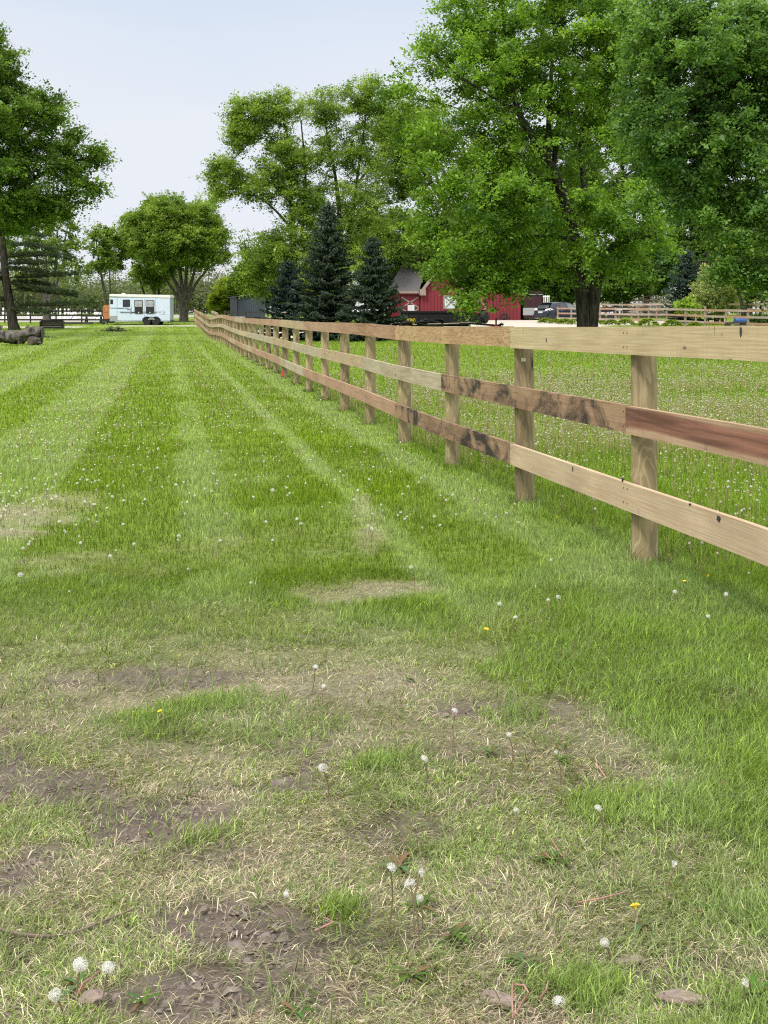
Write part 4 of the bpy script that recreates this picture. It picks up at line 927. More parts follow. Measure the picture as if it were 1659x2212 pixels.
m = MB(); m.tube([(fX(1073), .4, fZ(708)), (fX(1073), .4, fZ(688))], .045, 8); m.tube([(fX(1071.5), .4, fZ(687.3)), (fX(1075), .4, fZ(687.3))], .03, 6); m.build('jack', M_BLKP, ft)
m = MB(); m.box((fX(1073), .34, fZ(703.5)), (.2, .03, .08)); m.box((fX(1060), .34, fZ(703)), (.14, .03, .06)); m.build('red_reflector', M_REDP, ft)
m = MB(); m.beam((fX(1076), .4, fZ(703)), (fX(1089), .4, fZ(700)), .16, .1); m.tube([(fX(1079), .4, fZ(702)), (fX(1084), .3, fZ(697)), (fX(1088), .35, fZ(704))], .025, 6); m.build('coupler', M_BLKP, ft)
for px in (880, 912): wheel(ft, (fX(px), .0, fZ(704)), .3, .2, M_RIM)
brush('wood_scraps', 'few pale board offcuts lying on the gravel behind the long fence', 'scraps', 1110, 78, 1.6, .05, 14, pmat('scrap_wood', (.5, .42, .3), .8), 9, .5)
# ------------------------------------------------------------------ maroon trailer
M_MAR = pmat('maroon_paint', (.030, .003, .009), .5, coat=.0, var=.06)
Ym = 113.5; K = Ym/F; mx0 = W(1131, Ym).x; mz = G(mx0, Ym); mZ = lambda py: EYE-(py-HZ)*K-mz
mt_ = thing('maroon_trailer', 'maroon horse trailer with a rounded roof and silver lower panel right of the barn', 'trailer', (mx0, Ym, mz))
wm = 41*K
def rbody(w0, w1, zlo, zbelt, ztop, y0, y1):
    pts = [(w0, zlo), (w1, zlo), (w1, zbelt)]
    for k in range(1, 8): a = R(90*k/8); pts.append((w1-.22+.22*math.cos(a), zbelt+(ztop-zbelt)*math.sin(a)))
    for k in range(1, 8): a = R(90+90*k/8); pts.append((w0+.22+.22*math.cos(a), zbelt+(ztop-zbelt)*math.sin(a)))
    pts.append((w0, zbelt)); m = MB(); m.prism(pts, y0, y1); return m
rbody(0, wm, mZ(688), mZ(636), mZ(628), 0, 5).build('body', M_MAR, mt_, bevel=.03)
m = MB(); m.box((wm/2, -.03, mZ(636)), (wm+.08, .06, .05)); m.build('drip_rail', M_ALU, mt_)
m = MB(); m.box((wm*.42, -.02, (mZ(665)+mZ(681))/2), (wm*.9, .04, mZ(665)-mZ(681))); m.build('lower_panel', M_ALU, mt_)
m = MB(); m.lathe([(.2, 0), (.19, .08), (.12, .14), (.02, .16)], (wm*.62, .4, mZ(632)), 'z', 14); m.box((wm*.3, 2.5, mZ(627)+.02), (.6, 3, .04)); m.build('roof_vent', M_ALU, mt_, smooth=True)
for xx in (.15, wm-.15): wheel(mt_, (xx, 2.2, .36), .36, .22, M_RIM, rot=R(90))
m = MB(); m.box((wm*.5, -.03, mZ(650)), (.02, .04, 1.2)); m.box((wm/2, .3, .5), (wm*.9, .6, .12)); m.build('door_seam', M_SEAM, mt_)
lx = W(1173, 112.5).x
ld = thing('pallet', 'white slatted panel standing upright beside the maroon trailer', 'panel', (lx, 112.5, G(lx, 112.5)))
for k in range(4):
    m = MB(); m.box((.08+.15*k, 0, 1.25), (.07, .03, 1.9)); m.build('slat', M_WP, ld)
for zz in (.5, 2.1):
    m = MB(); m.box((.3, .03, zz), (.62, .03, .08)); m.build('cross_bar', M_WP, ld)
# ------------------------------------------------------------------ dark suv
M_CAR = pmat('dark_blue_car_paint', (.012, .018, .032), .3, coat=.35, var=.05, scale=1)
th = R(36); Yc0 = 104.; cpos = W(1168, Yc0); cz = G(cpos.x+1, Yc0)
car = thing('parked_car', 'dark blue suv with clear tail lights parked between the maroon trailer and the hostas', 'car', (cpos.x, Yc0, cz), th)
# local: x forward, y left(+), rear at x=0
st = [(-.02, .48, .70, .80, .82, .60), (.06, .36, .86, .98, .88, .74), (.25, .32, .90, 1.08, 1.05, .80), (.55, .30, .92, 1.10, 1.52, .66), (.75, .28, .92, 1.09, 1.62, .64), (1.6, .25, .93, 1.06, 1.69, .65), (2.5, .25, .93, 1.03, 1.67, .65), (2.9, .25, .93, 1.01, 1.55, .64), (3.45, .25, .93, .99, 1.16, .70), (3.7, .25, .92, .98, 1.02, .74), (4.3, .28, .88, .90, .93, .66), (4.6, .34, .78, .78, .80, .55), (4.72, .42, .62, .66, .68, .45)]
m = MB(); nS = 0
for (x, zl_, hw, zb, zt_, hr) in st:
    ring = [(hw*.92, zl_), (hw, zl_+.12), (hw, (zl_+zb)/2), (hw*.97, zb), (hr, max(zt_-.06, zb+.01)), (hr*.75, zt_), (0, zt_+.02)]
    ring = ring+[(-a, b) for a, b in ring[-2::-1]]
    m.v += [(x, a, b) for a, b in ring]; nS = len(ring)
for i in range(len(st)-1):
    for k in range(nS-1): m.f.append((i*nS+k, i*nS+k+1, (i+1)*nS+k+1, (i+1)*nS+k))
    m.f.append((i*nS+nS-1, i*nS, (i+1)*nS, (i+1)*nS+nS-1))
m.f.append(tuple(range(nS))); m.f.append(tuple((len(st)-1)*nS+k for k in range(nS)))
m.build('body', M_CAR, car, smooth=True)
def carside(poly, name, mat, par=car):
    for s in (-1, 1):
        m = MB(); vs = []
        for (x, z) in poly:
            t = np.clip((z-1.06)/(.55), 0, 1); hw = .905*(1-t)+.672*t; vs.append((x, s*(hw+.006), z))
        m.add(vs+[(a, b-s*.03, c) for a, b, c in vs], [tuple(range(len(vs))), tuple(range(2*len(vs)-1, len(vs)-1, -1))]+[(i, (i+1) % len(vs), (i+1) % len(vs)+len(vs), i+len(vs)) for i in range(len(vs))])
        m.build(name, mat, par)
carside([(.85, 1.15), (1.25, 1.13), (1.3, 1.52), (1.12, 1.5)], 'side_window', M_GLASS)
carside([(1.32, 1.13), (2.2, 1.11), (2.12, 1.57), (1.36, 1.56)], 'side_window', M_GLASS)
carside([(2.27, 1.11), (3.25, 1.09), (2.85, 1.44), (2.55, 1.55), (2.19, 1.57)], 'side_window', pmat('pale_glass', (.10, .15, .15), .08, spec=.8))
def quadm(pts, name, mat, th_=.02):
    m = MB(); n = (Vector(pts[1])-Vector(pts[0])).cross(Vector(pts[2])-Vector(pts[0])).normalized()*th_
    m.add(list(pts)+[tuple(Vector(p)+n) for p in pts], [(0, 1, 2, 3), (7, 6, 5, 4), (0, 4, 5, 1), (1, 5, 6, 2), (2, 6, 7, 3), (3, 7, 4, 0)]); return m.build(name, mat, car)
quadm([(.21, .66, 1.12), (.21, -.66, 1.12), (.50, -.58, 1.50), (.50, .58, 1.50)], 'rear_window', M_GLASS, .03)
m = MB(); m.box((.52, 0, 1.585), (.35, 1.3, .04)); m.build('spoiler', M_CAR, car, bevel=.01)
M_LENS = pmat('clear_tail_lens', (.70, .68, .68), .15, coat=.6)
for s in (-1, 1):
    m = MB(); m.add([(.0, s*.45, .98), (.10, s*.86, .96), (.55, s*.925, 1.06), (.30, s*.86, 1.14), (.14, s*.5, 1.10)], [(0, 1, 2, 3, 4)]); o = m.build('tail_light', M_LENS, car, fix=False)
    so2 = o.modifiers.new('s', 'SOLIDIFY'); so2.thickness = .06
m = MB(); m.box((.0, 0, .58), (.16, 1.72, .28)); m.build('rear_bumper', M_CAR, car, bevel=.05)
m = MB(); m.box((-.035, .0, .83), (.02, .5, .14)); m.build('licence_plate', pmat('plate', (.5, .52, .55), .5), car)
m = MB(); m.box((-.03, 0, .94), (.03, .9, .03)); m.build('chrome_strip', M_RIMS, car)
for s in (-1, 1):
    for xx in (1.5, 2.45):
        m = MB(); m.box((xx, s*.935, .96), (.18, .03, .035)); m.build('door_handle', M_RIMS, car)
for xx in (.95, 3.70):
    for s in (-1, 1):
        wheel(car, (xx, s*.80, .36), .36, .24, M_RIMS, spokes=10, rot=0 if s < 0 else math.pi)
m = MB()
for s in (-1, 1): m.tube([(.95+.42*math.cos(R(a)), s*.915, .36+.42*math.sin(R(a))) for a in range(0, 181, 15)], .03, 6); m.tube([(3.7+.42*math.cos(R(a)), s*.915, .36+.42*math.sin(R(a))) for a in range(0, 181, 15)], .03, 6)
m.build('wheel_arch', M_BLKP, car)
# second dark car behind the maple trunk
# dark flat boat-like rack seen right of the trunk
c2 = W(1258, 103); lt_ = thing('flatbed_trailer', 'long low dark trailer behind the big maple trunk and the pale fence', 'trailer', (c2.x, 103, G(c2.x, 103)))
m = MB(); m.prism([(0, .75), (3.9, .95), (4.4, 1.25), (4.1, 1.3), (0, 1.2)], 0, 1.6); m.build('load_bed', M_BLKP, lt_, bevel=.03)
wheel(lt_, (1.5, -.1, .36), .36, .22, M_RIM); wheel(lt_, (2.3, -.1, .36), .36, .22, M_RIM)
m = MB(); m.box((2.9, -.02, 1.05), (.6, .03, .14)); m.build('white_panel', M_WP, lt_)
# blue barrel & trough at the right fence
bp_ = W(1586, 79.); bb = thing('plastic_barrel', 'blue plastic barrel with a red patch lying behind the pale fence at the right edge', 'barrel', (bp_.x, 79, G(bp_.x, 79)+.45))
m = MB(); m.lathe([(.2, 0), (.27, .04), (.29, .2), (.28, .4), (.29, .6), (.27, .76), (.2, .8)], (0, 0, 0), 'x', 20); m.build('drum', pmat('blue_plastic', (.02, .08, .25), .4), bb, smooth=True)
m = MB(); m.lathe([(.17, .12), (.15, .16)], (.62, -.14, .1), 'y', 14); m.v = [(x, -abs(y)-.12, z) for x, y, z in m.v]; m.build('red_patch', M_REDP, bb)
tp = W(1562, 74.5); tr_ = thing('stone_bench', 'dark low stone slab bench below the pale fence beside the blue barrel', 'bench', (tp.x, 74.5, G(tp.x, 74.5)))
m = MB(); m.beam((.15, 0, .42), (1.35, 0, .46), .4, .08); m.build('slab', M_DPOST, tr_, bevel=.01)
m = MB(); m.box((.25, 0, .18), (.3, .35, .38)); m.box((1.15, 0, .2), (.3, .35, .42)); m.build('support', M_DGREY, tr_)

# ------------------------------------------------------------------ foliage tools
def leafcloud(P, size, col, up=.5, asp=.62, out=None):
    """diamond leaves, one quad each"""
    n = len(P); nv = rng.standard_normal((n, 3)); nv[:, 2] = np.abs(nv[:, 2])+up
    nv /= np.linalg.norm(nv, axis=1)[:, None]
    t = rng.standard_normal((n, 3)); t -= nv*(t*nv).sum(1)[:, None]; t /= np.linalg.norm(t, axis=1)[:, None]
    b = np.cross(nv, t); s = size[:, None] if hasattr(size, '__len__') else size
    V = np.empty((n, 4, 3)); V[:, 0] = P-t*s; V[:, 1] = P-b*s*asp+t*s*.15; V[:, 2] = P+t*s; V[:, 3] = P+b*s*asp+t*s*.15
    V[:, 2, 2] -= .25*size; V[:, 0, 2] -= .08*size
    Fq = (np.arange(n)*4)[:, None]+np.array([[0, 1, 2, 3]])
    C = np.repeat(col, 4, axis=0)
    return V.reshape(-1, 3), Fq, C
def make_tree(name, label, cat, Yd, base, limbs, blobs, ntips, per, leaf_, col, group=None, bark=None, spray=.55, colvar=.16, flat=.5, tipr=.010, seed=1, rmax=None, bare=0, minz=None, light=None, droop=.12, gap=1.0, kexp=.43, clear=None, thin=1.7, bright=1.):
    """limbs: list of [(px,py,dY,r_px)...]; blobs: (px,py,dY,rx_px,ry_px,depth_m, weight)"""
    global rng; save = rng; rng = np.random.default_rng(seed)
    ntips = int(ntips*thin); per = int(per*.88); leaf = leaf_*.80; spray = spray*1.2; flat = max(flat, .8)
    bx_, by_ = base; bw = W(bx_, Yd); origin = np.array([bw.x, Yd, G(bw.x, Yd)])
    k = Yd/F
    root = thing(name, label, cat, tuple(origin), 0, group)
    nodes = []; par = []; rad0 = []; m = MB()
    for lb in limbs:
        pts = [np.array(W(px, Yd+dY, py)) for px, py, dY, r in lb]; rs = [r*k for *_, r in lb]
        # smooth resample
        Pn = []; Rn = []
        for i in range(len(pts)-1):
            p0 = pts[max(i-1, 0)]; p1 = pts[i]; p2 = pts[i+1]; p3 = pts[min(i+2, len(pts)-1)]
            for q in range(5):
                t = q/5; Pn.append(.5*((2*p1)+(-p0+p2)*t+(2*p0-5*p1+4*p2-p3)*t*t+(-p0+3*p1-3*p2+p3)*t**3)); Rn.append(rs[i]*(1-t)+rs[i+1]*t)
        Pn.append(pts[-1]); Rn.append(rs[-1])
        m.tube([p-origin for p in Pn], Rn, 14 if Rn[0] > .12 else 8)
        for i, p in enumerate(Pn):
            nodes.append(p); par.append(-1); rad0.append(Rn[i])
    nl0 = len(nodes)
    # attractors
    wts = np.array([b[6] if len(b) > 6 else b[3]*b[4] for b in blobs], float); wts /= wts.sum()
    T = []
    cnt = rng.multinomial(ntips, wts)
    for bi, b in enumerate(blobs):
        n = cnt[bi]; d = rng.standard_normal((n, 3)); d /= np.linalg.norm(d, axis=1)[:, None]
        r = rng.uniform(0, 1, n)**(1/2.6)
        c = np.array(W(b[0], Yd+b[2], b[1])); q = d*r[:, None]*np.array([b[3]*k, b[5], b[4]*k])
        T.append(c+q)
    T = np.concatenate(T)
    low = G(bw.x, Yd)+1.3 if minz is None else minz
    T = T[T[:, 2] > low]
    if clear:
        tx = CX+F*T[:, 0]/T[:, 1]; ty = HZ-F*(T[:, 2]-EYE)/T[:, 1]; kp = np.ones(len(T), bool)
        for (ax_, ay_), (bx2, by2), wdt in clear:
            vx, vy = bx2-ax_, by2-ay_; q = np.clip(((tx-ax_)*vx+(ty-ay_)*vy)/(vx*vx+vy*vy), 0, 1)
            kp &= ~((np.hypot(tx-ax_-q*vx, ty-ay_-q*vy) < wdt) & (T[:, 1] < Yd+.2))
        T = T[kp]
    # thin to leave gaps between sprays
    NA = np.array(nodes); d0 = np.array([np.min(np.linalg.norm(NA-t, axis=1)) for t in T]); T = T[np.argsort(d0)]
    nodes = [np.array(n) for n in nodes]; paths = []; cntn = [0]*len(nodes)
    A = np.zeros((nl0+len(T)*5, 3)); A[:nl0] = nodes; nA = nl0; parent = [-1]*nl0
    for t in T:
        dd = A[:nA]-t; dist = np.sqrt((dd**2).sum(1)); pen = np.maximum(0, A[:nA, 2]-t[2])*.8
        j = int(np.argmin(dist+pen)); p = A[j]
        L_ = np.linalg.norm(t-p); mid = (p+t)/2+np.array([0, 0, .10*L_])+rng.normal(0, .07*L_, 3)
        prev = j; seq = [j]
        for q in (.25, .5, .75, 1.0):
            pt = (1-q)**2*p+2*q*(1-q)*mid+q*q*t; A[nA] = pt; parent.append(prev); prev = nA; seq.append(nA); nA += 1
        paths.append(seq)
    A = A[:nA]; cntd = np.zeros(nA)
    for seq in paths: cntd[seq[-1]] += 1
    for i in range(nA-1, nl0-1, -1):
        cntd[parent[i]] += cntd[i] if parent[i] >= 0 else 0
    rr_ = tipr*np.maximum(cntd, 1)**kexp
    for seq in paths:
        rs = [min(rr_[seq[1]]*1.15, rad0[seq[0]] if seq[0] < nl0 else 9)]+[rr_[i] for i in seq[1:]]
        m.tube([A[i]-origin for i in seq], rs, 5, caps=False)
    m.build('trunk', bark or M_BARK, root, smooth=True, fix=False)
    # leaves: several drooping sprays around every tip
    ns = 5; tips = np.repeat(A[[s[-1] for s in paths]], ns, 0); fr = np.repeat(A[[s[1] for s in paths]], ns, 0)
    ctr = A[nl0:].mean(0) if nA > nl0 else A.mean(0)
    n = len(tips); tcol = np.repeat(rng.normal(0, 1, len(paths)), ns)+rng.normal(0, .5, n)
    outd = tips-ctr; outd /= np.linalg.norm(outd, axis=1)[:, None]+1e-6
    d = rng.standard_normal((n, 3)); d[:, 2] *= flat; d += outd*.7; d /= np.linalg.norm(d, axis=1)[:, None]
    org = tips+(fr-tips)*rng.uniform(0, .55, n)[:, None]
    ln = spray*rng.uniform(.5, 1.25, n)
    per_s = max(2, int(per/ns)); q = rng.uniform(0, 1, (n, per_s))
    P = org[:, None]+d[:, None]*(q*ln[:, None])[..., None]+rng.normal(0, 1, (n, per_s, 3))*np.array([1, 1, .55])*(spray*.17)
    P[..., 2] -= droop*q*q
    P = P.reshape(-1, 3)-origin; cc = np.repeat(tcol, per_s)
    lc = np.array(col)[None]*(1+colvar*cc[:, None]*np.array([1, .8, .6]))*rng.uniform(.8, 1.2, (len(P), 1))
    if light is not None:
        t_ = np.clip(.5+.5*cc+rng.normal(0, .25, len(P)), 0, 1)[:, None]; lc = lc*(1-t_)+np.array(light)*t_*rng.uniform(.85, 1.15, (len(P), 1))
    lc = lc*np.array([1.95, 1.88, 1.45])*bright
    V, Fq, C = leafcloud(P, leaf*np.exp(rng.normal(-.05, .32, len(P))), np.clip(lc, .005, 1))
    np_mesh('crown', V, Fq, 4, M_LEAF, root, {'col': ('FLOAT_COLOR', C)})
    rng = save
    return root
DG = (.050, .105, .018); MG = (.075, .145, .025); LG = (.13, .225, .04); YG = (.17, .26, .05)
# big maple
make_tree('maple_tree', 'big bright green maple with a forked dark trunk rising behind the board fence', 'tree', 62, (1268, 740),
    [[(1260, 745, 0, 18), (1260, 700, 0, 14), (1257, 650, 0, 14), (1250, 606, 0, 13), (1233, 488, 0, 13), (1207, 396, 0, 11), (1166, 318, -.5, 9), (1120, 241, -1, 6.5), (1095, 120, -1, 4), (1085, 20, -1, 2)],
     [(1277, 745, .2, 18), (1278, 700, .2, 14), (1282, 640, .2, 15), (1290, 590, .3, 12), (1272, 500, .5, 9), (1262, 400, .5, 7), (1255, 300, 1, 5), (1280, 180, 1, 3)],
     [(1296, 600, 0, 9), (1312, 545, -.5, 6.5), (1351, 520, -1, 5), (1413, 510, -1.5, 3)],
     [(1240, 520, -.3, 6), (1190, 510, -1, 4), (1110, 515, -2, 3), (1040, 530, -2, 2)],
     [(1183, 345, 0, 7), (1187, 220, .3, 5), (1195, 100, .5, 3.5), (1200, 0, .5, 2)],
     [(1195, 370, .5, 6), (1214, 226, 1, 5), (1258, 123, 1.2, 3)],
     [(1225, 450, 0, 5), (1150, 420, -1, 3.5), (1060, 400, -1.5, 2)], [(1120, 241, -1, 4), (1000, 170, -1.5, 2.5), (930, 110, -1.5, 1.5)],
     [(1262, 600, .3, 6), (1180, 575, -.6, 4.5), (1120, 560, -1.4, 3), (1050, 572, -1.6, 2)], [(1230, 480, 1, 5), (1320, 400, 2, 3), (1400, 350, 2, 2)]],
    [(1060, 190, 0, 190, 160, 4.5), (1010, 110, 0, 120, 95, 3), (1200, 90, 0, 200, 140, 5), (990, 330, -.5, 130, 110, 3.5), (1080, 450, -1.5, 170, 90, 4), (1050, 540, -2.2, 120, 62, 2.6), (1180, 300, 1, 170, 170, 5), (1300, 60, 1, 130, 110, 4), (1120, -20, 0, 220, 70, 4),
     (1350, 440, -1, 110, 80, 3.5), (1370, 520, -1, 90, 45, 2.5), (1035, 605, -2.6, 60, 45, 1.4), (1010, 655, -2.8, 22, 22, .6, 1100), (1100, 600, -1.5, 40, 26, 1.5), (1330, 180, 1.5, 120, 180, 4), (1230, 555, -1.8, 120, 42, 1.8), (1335, 565, -1.2, 70, 35, 1.6), (960, 580, -1.5, 46, 32, 1.5), (1095, 612, -2, 62, 30, 1.5), (1120, 380, -2, 140, 70, 2.5), (1260, 470, -2, 90, 60, 2.), (870, 210, 0, 50, 60, 2), (930, 480, 0, 50, 60, 2)],
    620, 270, .095, DG, light=LG, seed=11, spray=.9, tipr=.012, minz=2.0, thin=1.35, clear=[((1262, 640), (1245, 560), 16), ((1233, 480), (1207, 396), 20), ((1207, 396), (1166, 318), 22), ((1166, 318), (1120, 241), 12)])
# near tree hanging in from the right
make_tree('maple_tree', 'dense blue-green tree overhanging the top right corner with its trunk out of frame', 'tree', 42, (1900, 740),
    [[(1890, 760, 0, 40), (1880, 550, 0, 34), (1860, 350, 0, 28), (1800, 150, 0, 20), (1740, -40, 0, 14)],
     [(1865, 380, 0, 18), (1720, 240, -.3, 11), (1600, 195, -.5, 8), (1545, 195, -.6, 6), (1480, 260, -.6, 4), (1420, 300, -.6, 2)],
     [(1870, 480, 0, 15), (1740, 420, 0, 9), (1600, 370, 0, 6), (1480, 390, 0, 3)],
     [(1830, 200, 0, 14), (1680, 60, 0, 9), (1560, 20, .3, 6), (1440, 60, .3, 3)], [(1870, 560, 0, 10), (1760, 520, -.5, 6), (1640, 510, -.5, 3)]],
    [(1520, 110, 0, 160, 150, 3), (1480, 300, -.3, 130, 110, 2.2), (1600, 300, .5, 140, 180, 3), (1500, 420, 0, 120, 70, 2), (1620, 480, 0, 100, 80, 2), (1400, 200, .5, 70, 130, 1.6), (1660, 120, 0, 120, 180, 3), (1590, 575, 0, 60, 40, 1.2), (1420, 60, 0, 90, 80, 2), (1660, 590, 0, 50, 40, 1.2, 3000)],
    520, 230, .072, (.045, .095, .032), light=(.10, .175, .058), seed=12, bright=1.12, spray=.6, tipr=.009, minz=2.4, droop=.2)
# left big tree and pine
make_tree('maple_tree', 'tall dark green maple filling the upper left edge', 'tree', 80, (-70, 720),
    [[(-70, 730, 0, 24), (-66, 600, 0, 19), (-55, 450, 0, 15), (-35, 300, 0, 11), (-20, 150, 0, 7), (-15, 60, 0, 3)],
     [(-60, 500, 0, 10), (20, 430, 0, 7), (100, 370, 0, 4), (190, 340, 0, 2)], [(-50, 420, 0, 9), (60, 290, 0, 5), (130, 220, 0, 2)], [(-60, 530, 0, 8), (10, 500, 0, 6), (70, 470, 0, 3), (150, 440, 0, 1.5)]],
    [(-40, 180, 0, 85, 110, 3), (20, 270, 0, 100, 100, 4), (40, 370, 0, 100, 90, 4), (10, 440, 0, 110, 60, 4), (140, 360, 0, 40, 46, 1.6, 2400), (120, 440, 0, 50, 34, 2, 2200), (195, 340, 0, 24, 26, 1, 700), (215, 400, 0, 20, 12, .8, 350), (150, 300, 0, 22, 26, 1, 700), (-20, 110, 0, 40, 70, 2), (95, 240, 0, 34, 44, 1.6, 1500), (-100, 300, 0, 100, 200, 4), (180, 395, 0, 34, 22, 1.1, 700)],
    430, 300, .105, (.042, .085, .018), light=(.085, .15, .03), seed=13, thin=1.5, spray=.95, tipr=.013)
# grey maple behind the pine
make_tree('maple_tree', 'thinly leaved pale-barked maple with many upright stems behind the pine', 'tree', 119, (101, 700),
    [[(101, 702, 0, 9.5), (101, 670, 0, 8.5), (96, 645, 0, 7), (86, 600, 0, 3.5), (78, 540, 0, 2)], [(101, 660, 0, 6), (102, 620, 0, 3.5), (98, 540, 0, 2)], [(103, 660, 0, 6), (113, 620, 0, 4.5), (120, 570, 0, 3), (124, 500, 0, 1.6)], [(104, 655, 0, 5), (118, 625, 0, 3), (138, 560, 0, 1.8), (142, 500, 0, 1)], [(96, 650, 0, 4), (70, 600, 0, 2), (62, 550, 0, 1.2)]],
    [(105, 480, 0, 70, 55, 3), (150, 560, 0, 45, 45, 2), (70, 560, 0, 50, 50, 2), (120, 530, 0, 50, 60, 2.5), (30, 520, 0, 40, 60, 2)],
    150, 95, .15, (.07, .12, .03), light=(.12, .175, .05), seed=14, thin=1.0, spray=.8, tipr=.018, bark=M_BARKG)
# saplings
make_tree('sapling', 'slender leaning sapling with open foliage left of the white horse trailer', 'tree', 124, (232, 700),
    [[(233, 700, 0, 3.6), (230, 655, 0, 3.2), (222, 610, 0, 2.4), (214, 570, 0, 1.6), (208, 520, 0, .9)], [(228, 640, 0, 2.4), (219, 600, 0, 1.6), (220, 540, 0, 1)]],
    [(212, 520, 0, 28, 36, 1.5), (228, 560, 0, 26, 26, 1.3), (205, 575, 0, 20, 20, 1)], 60, 70, .14, (.07, .12, .03), light=(.13, .20, .05), seed=15, spray=.6, tipr=.016, bark=M_BARKG)
make_tree('sapling', 'thin straight sapling just behind the front of the white horse trailer', 'tree', 127, (238, 700),
    [[(239, 700, 0, 2.6), (238, 640, 0, 2.2), (237, 590, 0, 1.6), (240, 530, 0, .8)]],
    [(242, 525, 0, 22, 30, 1.2), (248, 560, 0, 18, 22, 1)], 40, 70, .14, (.07, .12, .03), light=(.12, .19, .05), seed=16, spray=.6, tipr=.016, bark=M_BARKG)
make_tree('maple_tree', 'small forked maple behind the middle of the white horse trailer roof', 'tree', 132, (336, 700),
    [[(334, 700, 0, 4.5), (336, 655, 0, 4), (330, 620, 0, 2.5), (318, 590, 0, 1.4)], [(337, 670, 0, 3), (344, 625, 0, 2), (348, 590, 0, 1.2)], [(322, 690, 0, 2.4), (313, 640, 0, 2.2), (300, 600, 0, 1.4)]],
    [(330, 590, 0, 45, 30, 2.4)], 60, 80, .15, (.06, .11, .02), light=(.11, .17, .04), seed=17, spray=.7, tipr=.02)
# round maple
make_tree('maple_tree', 'round-headed maple with fanned grey limbs behind the pipe gate', 'tree', 128, (397, 700),
    [[(397, 702, 0, 11), (397, 670, 0, 9), (394, 650, 0, 8.5), (385, 622, 0, 4.5), (368, 590, 0, 3), (350, 560, 0, 2)], [(396, 655, 0, 6), (391, 600, 0, 3.6), (380, 540, 0, 2)], [(398, 655, 0, 6), (402, 600, 0, 3.6), (404, 520, 0, 2)], [(400, 655, 0, 6), (413, 610, 0, 3.6), (428, 560, 0, 2)], [(401, 660, 0, 5), (422, 615, 0, 3), (450, 580, 0, 1.6)], [(392, 655, 0, 5), (370, 620, 0, 2.6), (340, 585, 0, 1.5)]],
    [(372, 505, 0, 118, 55, 5), (360, 545, 0, 88, 38, 4.5), (390, 470, 0, 80, 42, 4), (440, 530, 0, 52, 48, 3.5), (300, 520, 0, 48, 34, 3), (340, 445, 0, 26, 22, 1.2, 900), (290, 480, 0, 30, 22, 1.5)],
    380, 250, .12, (.065, .115, .022), light=(.13, .19, .045), seed=18, thin=1.6, bright=1.15, spray=.95, tipr=.018, bark=M_BARKG, minz=EYE+(HZ-620)*128/F)
# centre pair
make_tree('maple_tree', 'tall loose maple with a long limb reaching left over the gap of sky', 'tree', 110, (640, 700),
    [[(640, 705, 0, 8), (638, 600, 0, 7), (632, 505, 0, 6), (628, 400, 0, 4.5), (622, 300, 0, 3), (600, 220, 0, 1.5)], [(645, 560, 0, 5), (655, 480, 0, 4), (660, 380, 0, 2.5), (650, 260, 0, 1.2)], [(630, 440, 0, 4), (590, 400, 0, 3), (530, 380, 0, 2), (465, 360, 0, 1)], [(634, 500, 0, 3.5), (590, 450, 0, 2.2), (540, 420, 0, 1.4), (470, 425, 0, .8)], [(625, 350, 0, 3), (580, 290, 0, 1.8), (520, 240, 0, .9)]],
    [(490, 372, 0, 48, 34, 2.2), (480, 415, 0, 34, 22, 1.4), (560, 400, 0, 60, 38, 2.5), (545, 260, 0, 52, 48, 2.2), (610, 240, 0, 44, 42, 2.2), (620, 340, 0, 55, 60, 2.5), (650, 420, 0, 60, 55, 2.5), (570, 550, 0, 56, 52, 3), (650, 530, 0, 70, 80, 3.5), (560, 600, 0, 50, 30, 2), (520, 300, 0, 30, 40, 1.5)],
    500, 235, .11, (.068, .12, .022), light=(.125, .19, .042), seed=19, spray=1.05, tipr=.014, thin=1.05, bright=1.12)
make_tree('maple_tree', 'airy tall maple with sky showing through its top behind the tallest spruce', 'tree', 112, (745, 700),
    [[(742, 705, 0, 8), (738, 560, 0, 7), (732, 450, 0, 5), (724, 380, 0, 3.5), (705, 280, 0, 2), (695, 220, 0, 1)], [(740, 560, 0, 5), (760, 470, 0, 4), (775, 360, 0, 2.6), (790, 240, 0, 1.4), (775, 190, 0, 1)], [(735, 500, 0, 3), (700, 440, 0, 2), (672, 400, 0, 1)], [(770, 400, 0, 3), (820, 330, 0, 2), (850, 280, 0, 1)]],
    [(700, 240, 0, 44, 48, 2), (720, 330, 0, 50, 55, 2.5), (785, 230, 0, 60, 60, 2.5), (740, 430, 0, 65, 55, 3), (800, 350, 0, 60, 70, 2.5), (745, 530, 0, 85, 60, 3.5), (790, 460, 0, 50, 50, 2.5), (720, 590, 0, 90, 40, 3), (860, 260, 0, 50, 60, 2)],
    500, 220, .105, (.068, .12, .024), light=(.128, .195, .045), seed=20, spray=1.1, tipr=.014, thin=.95, bright=1.15)
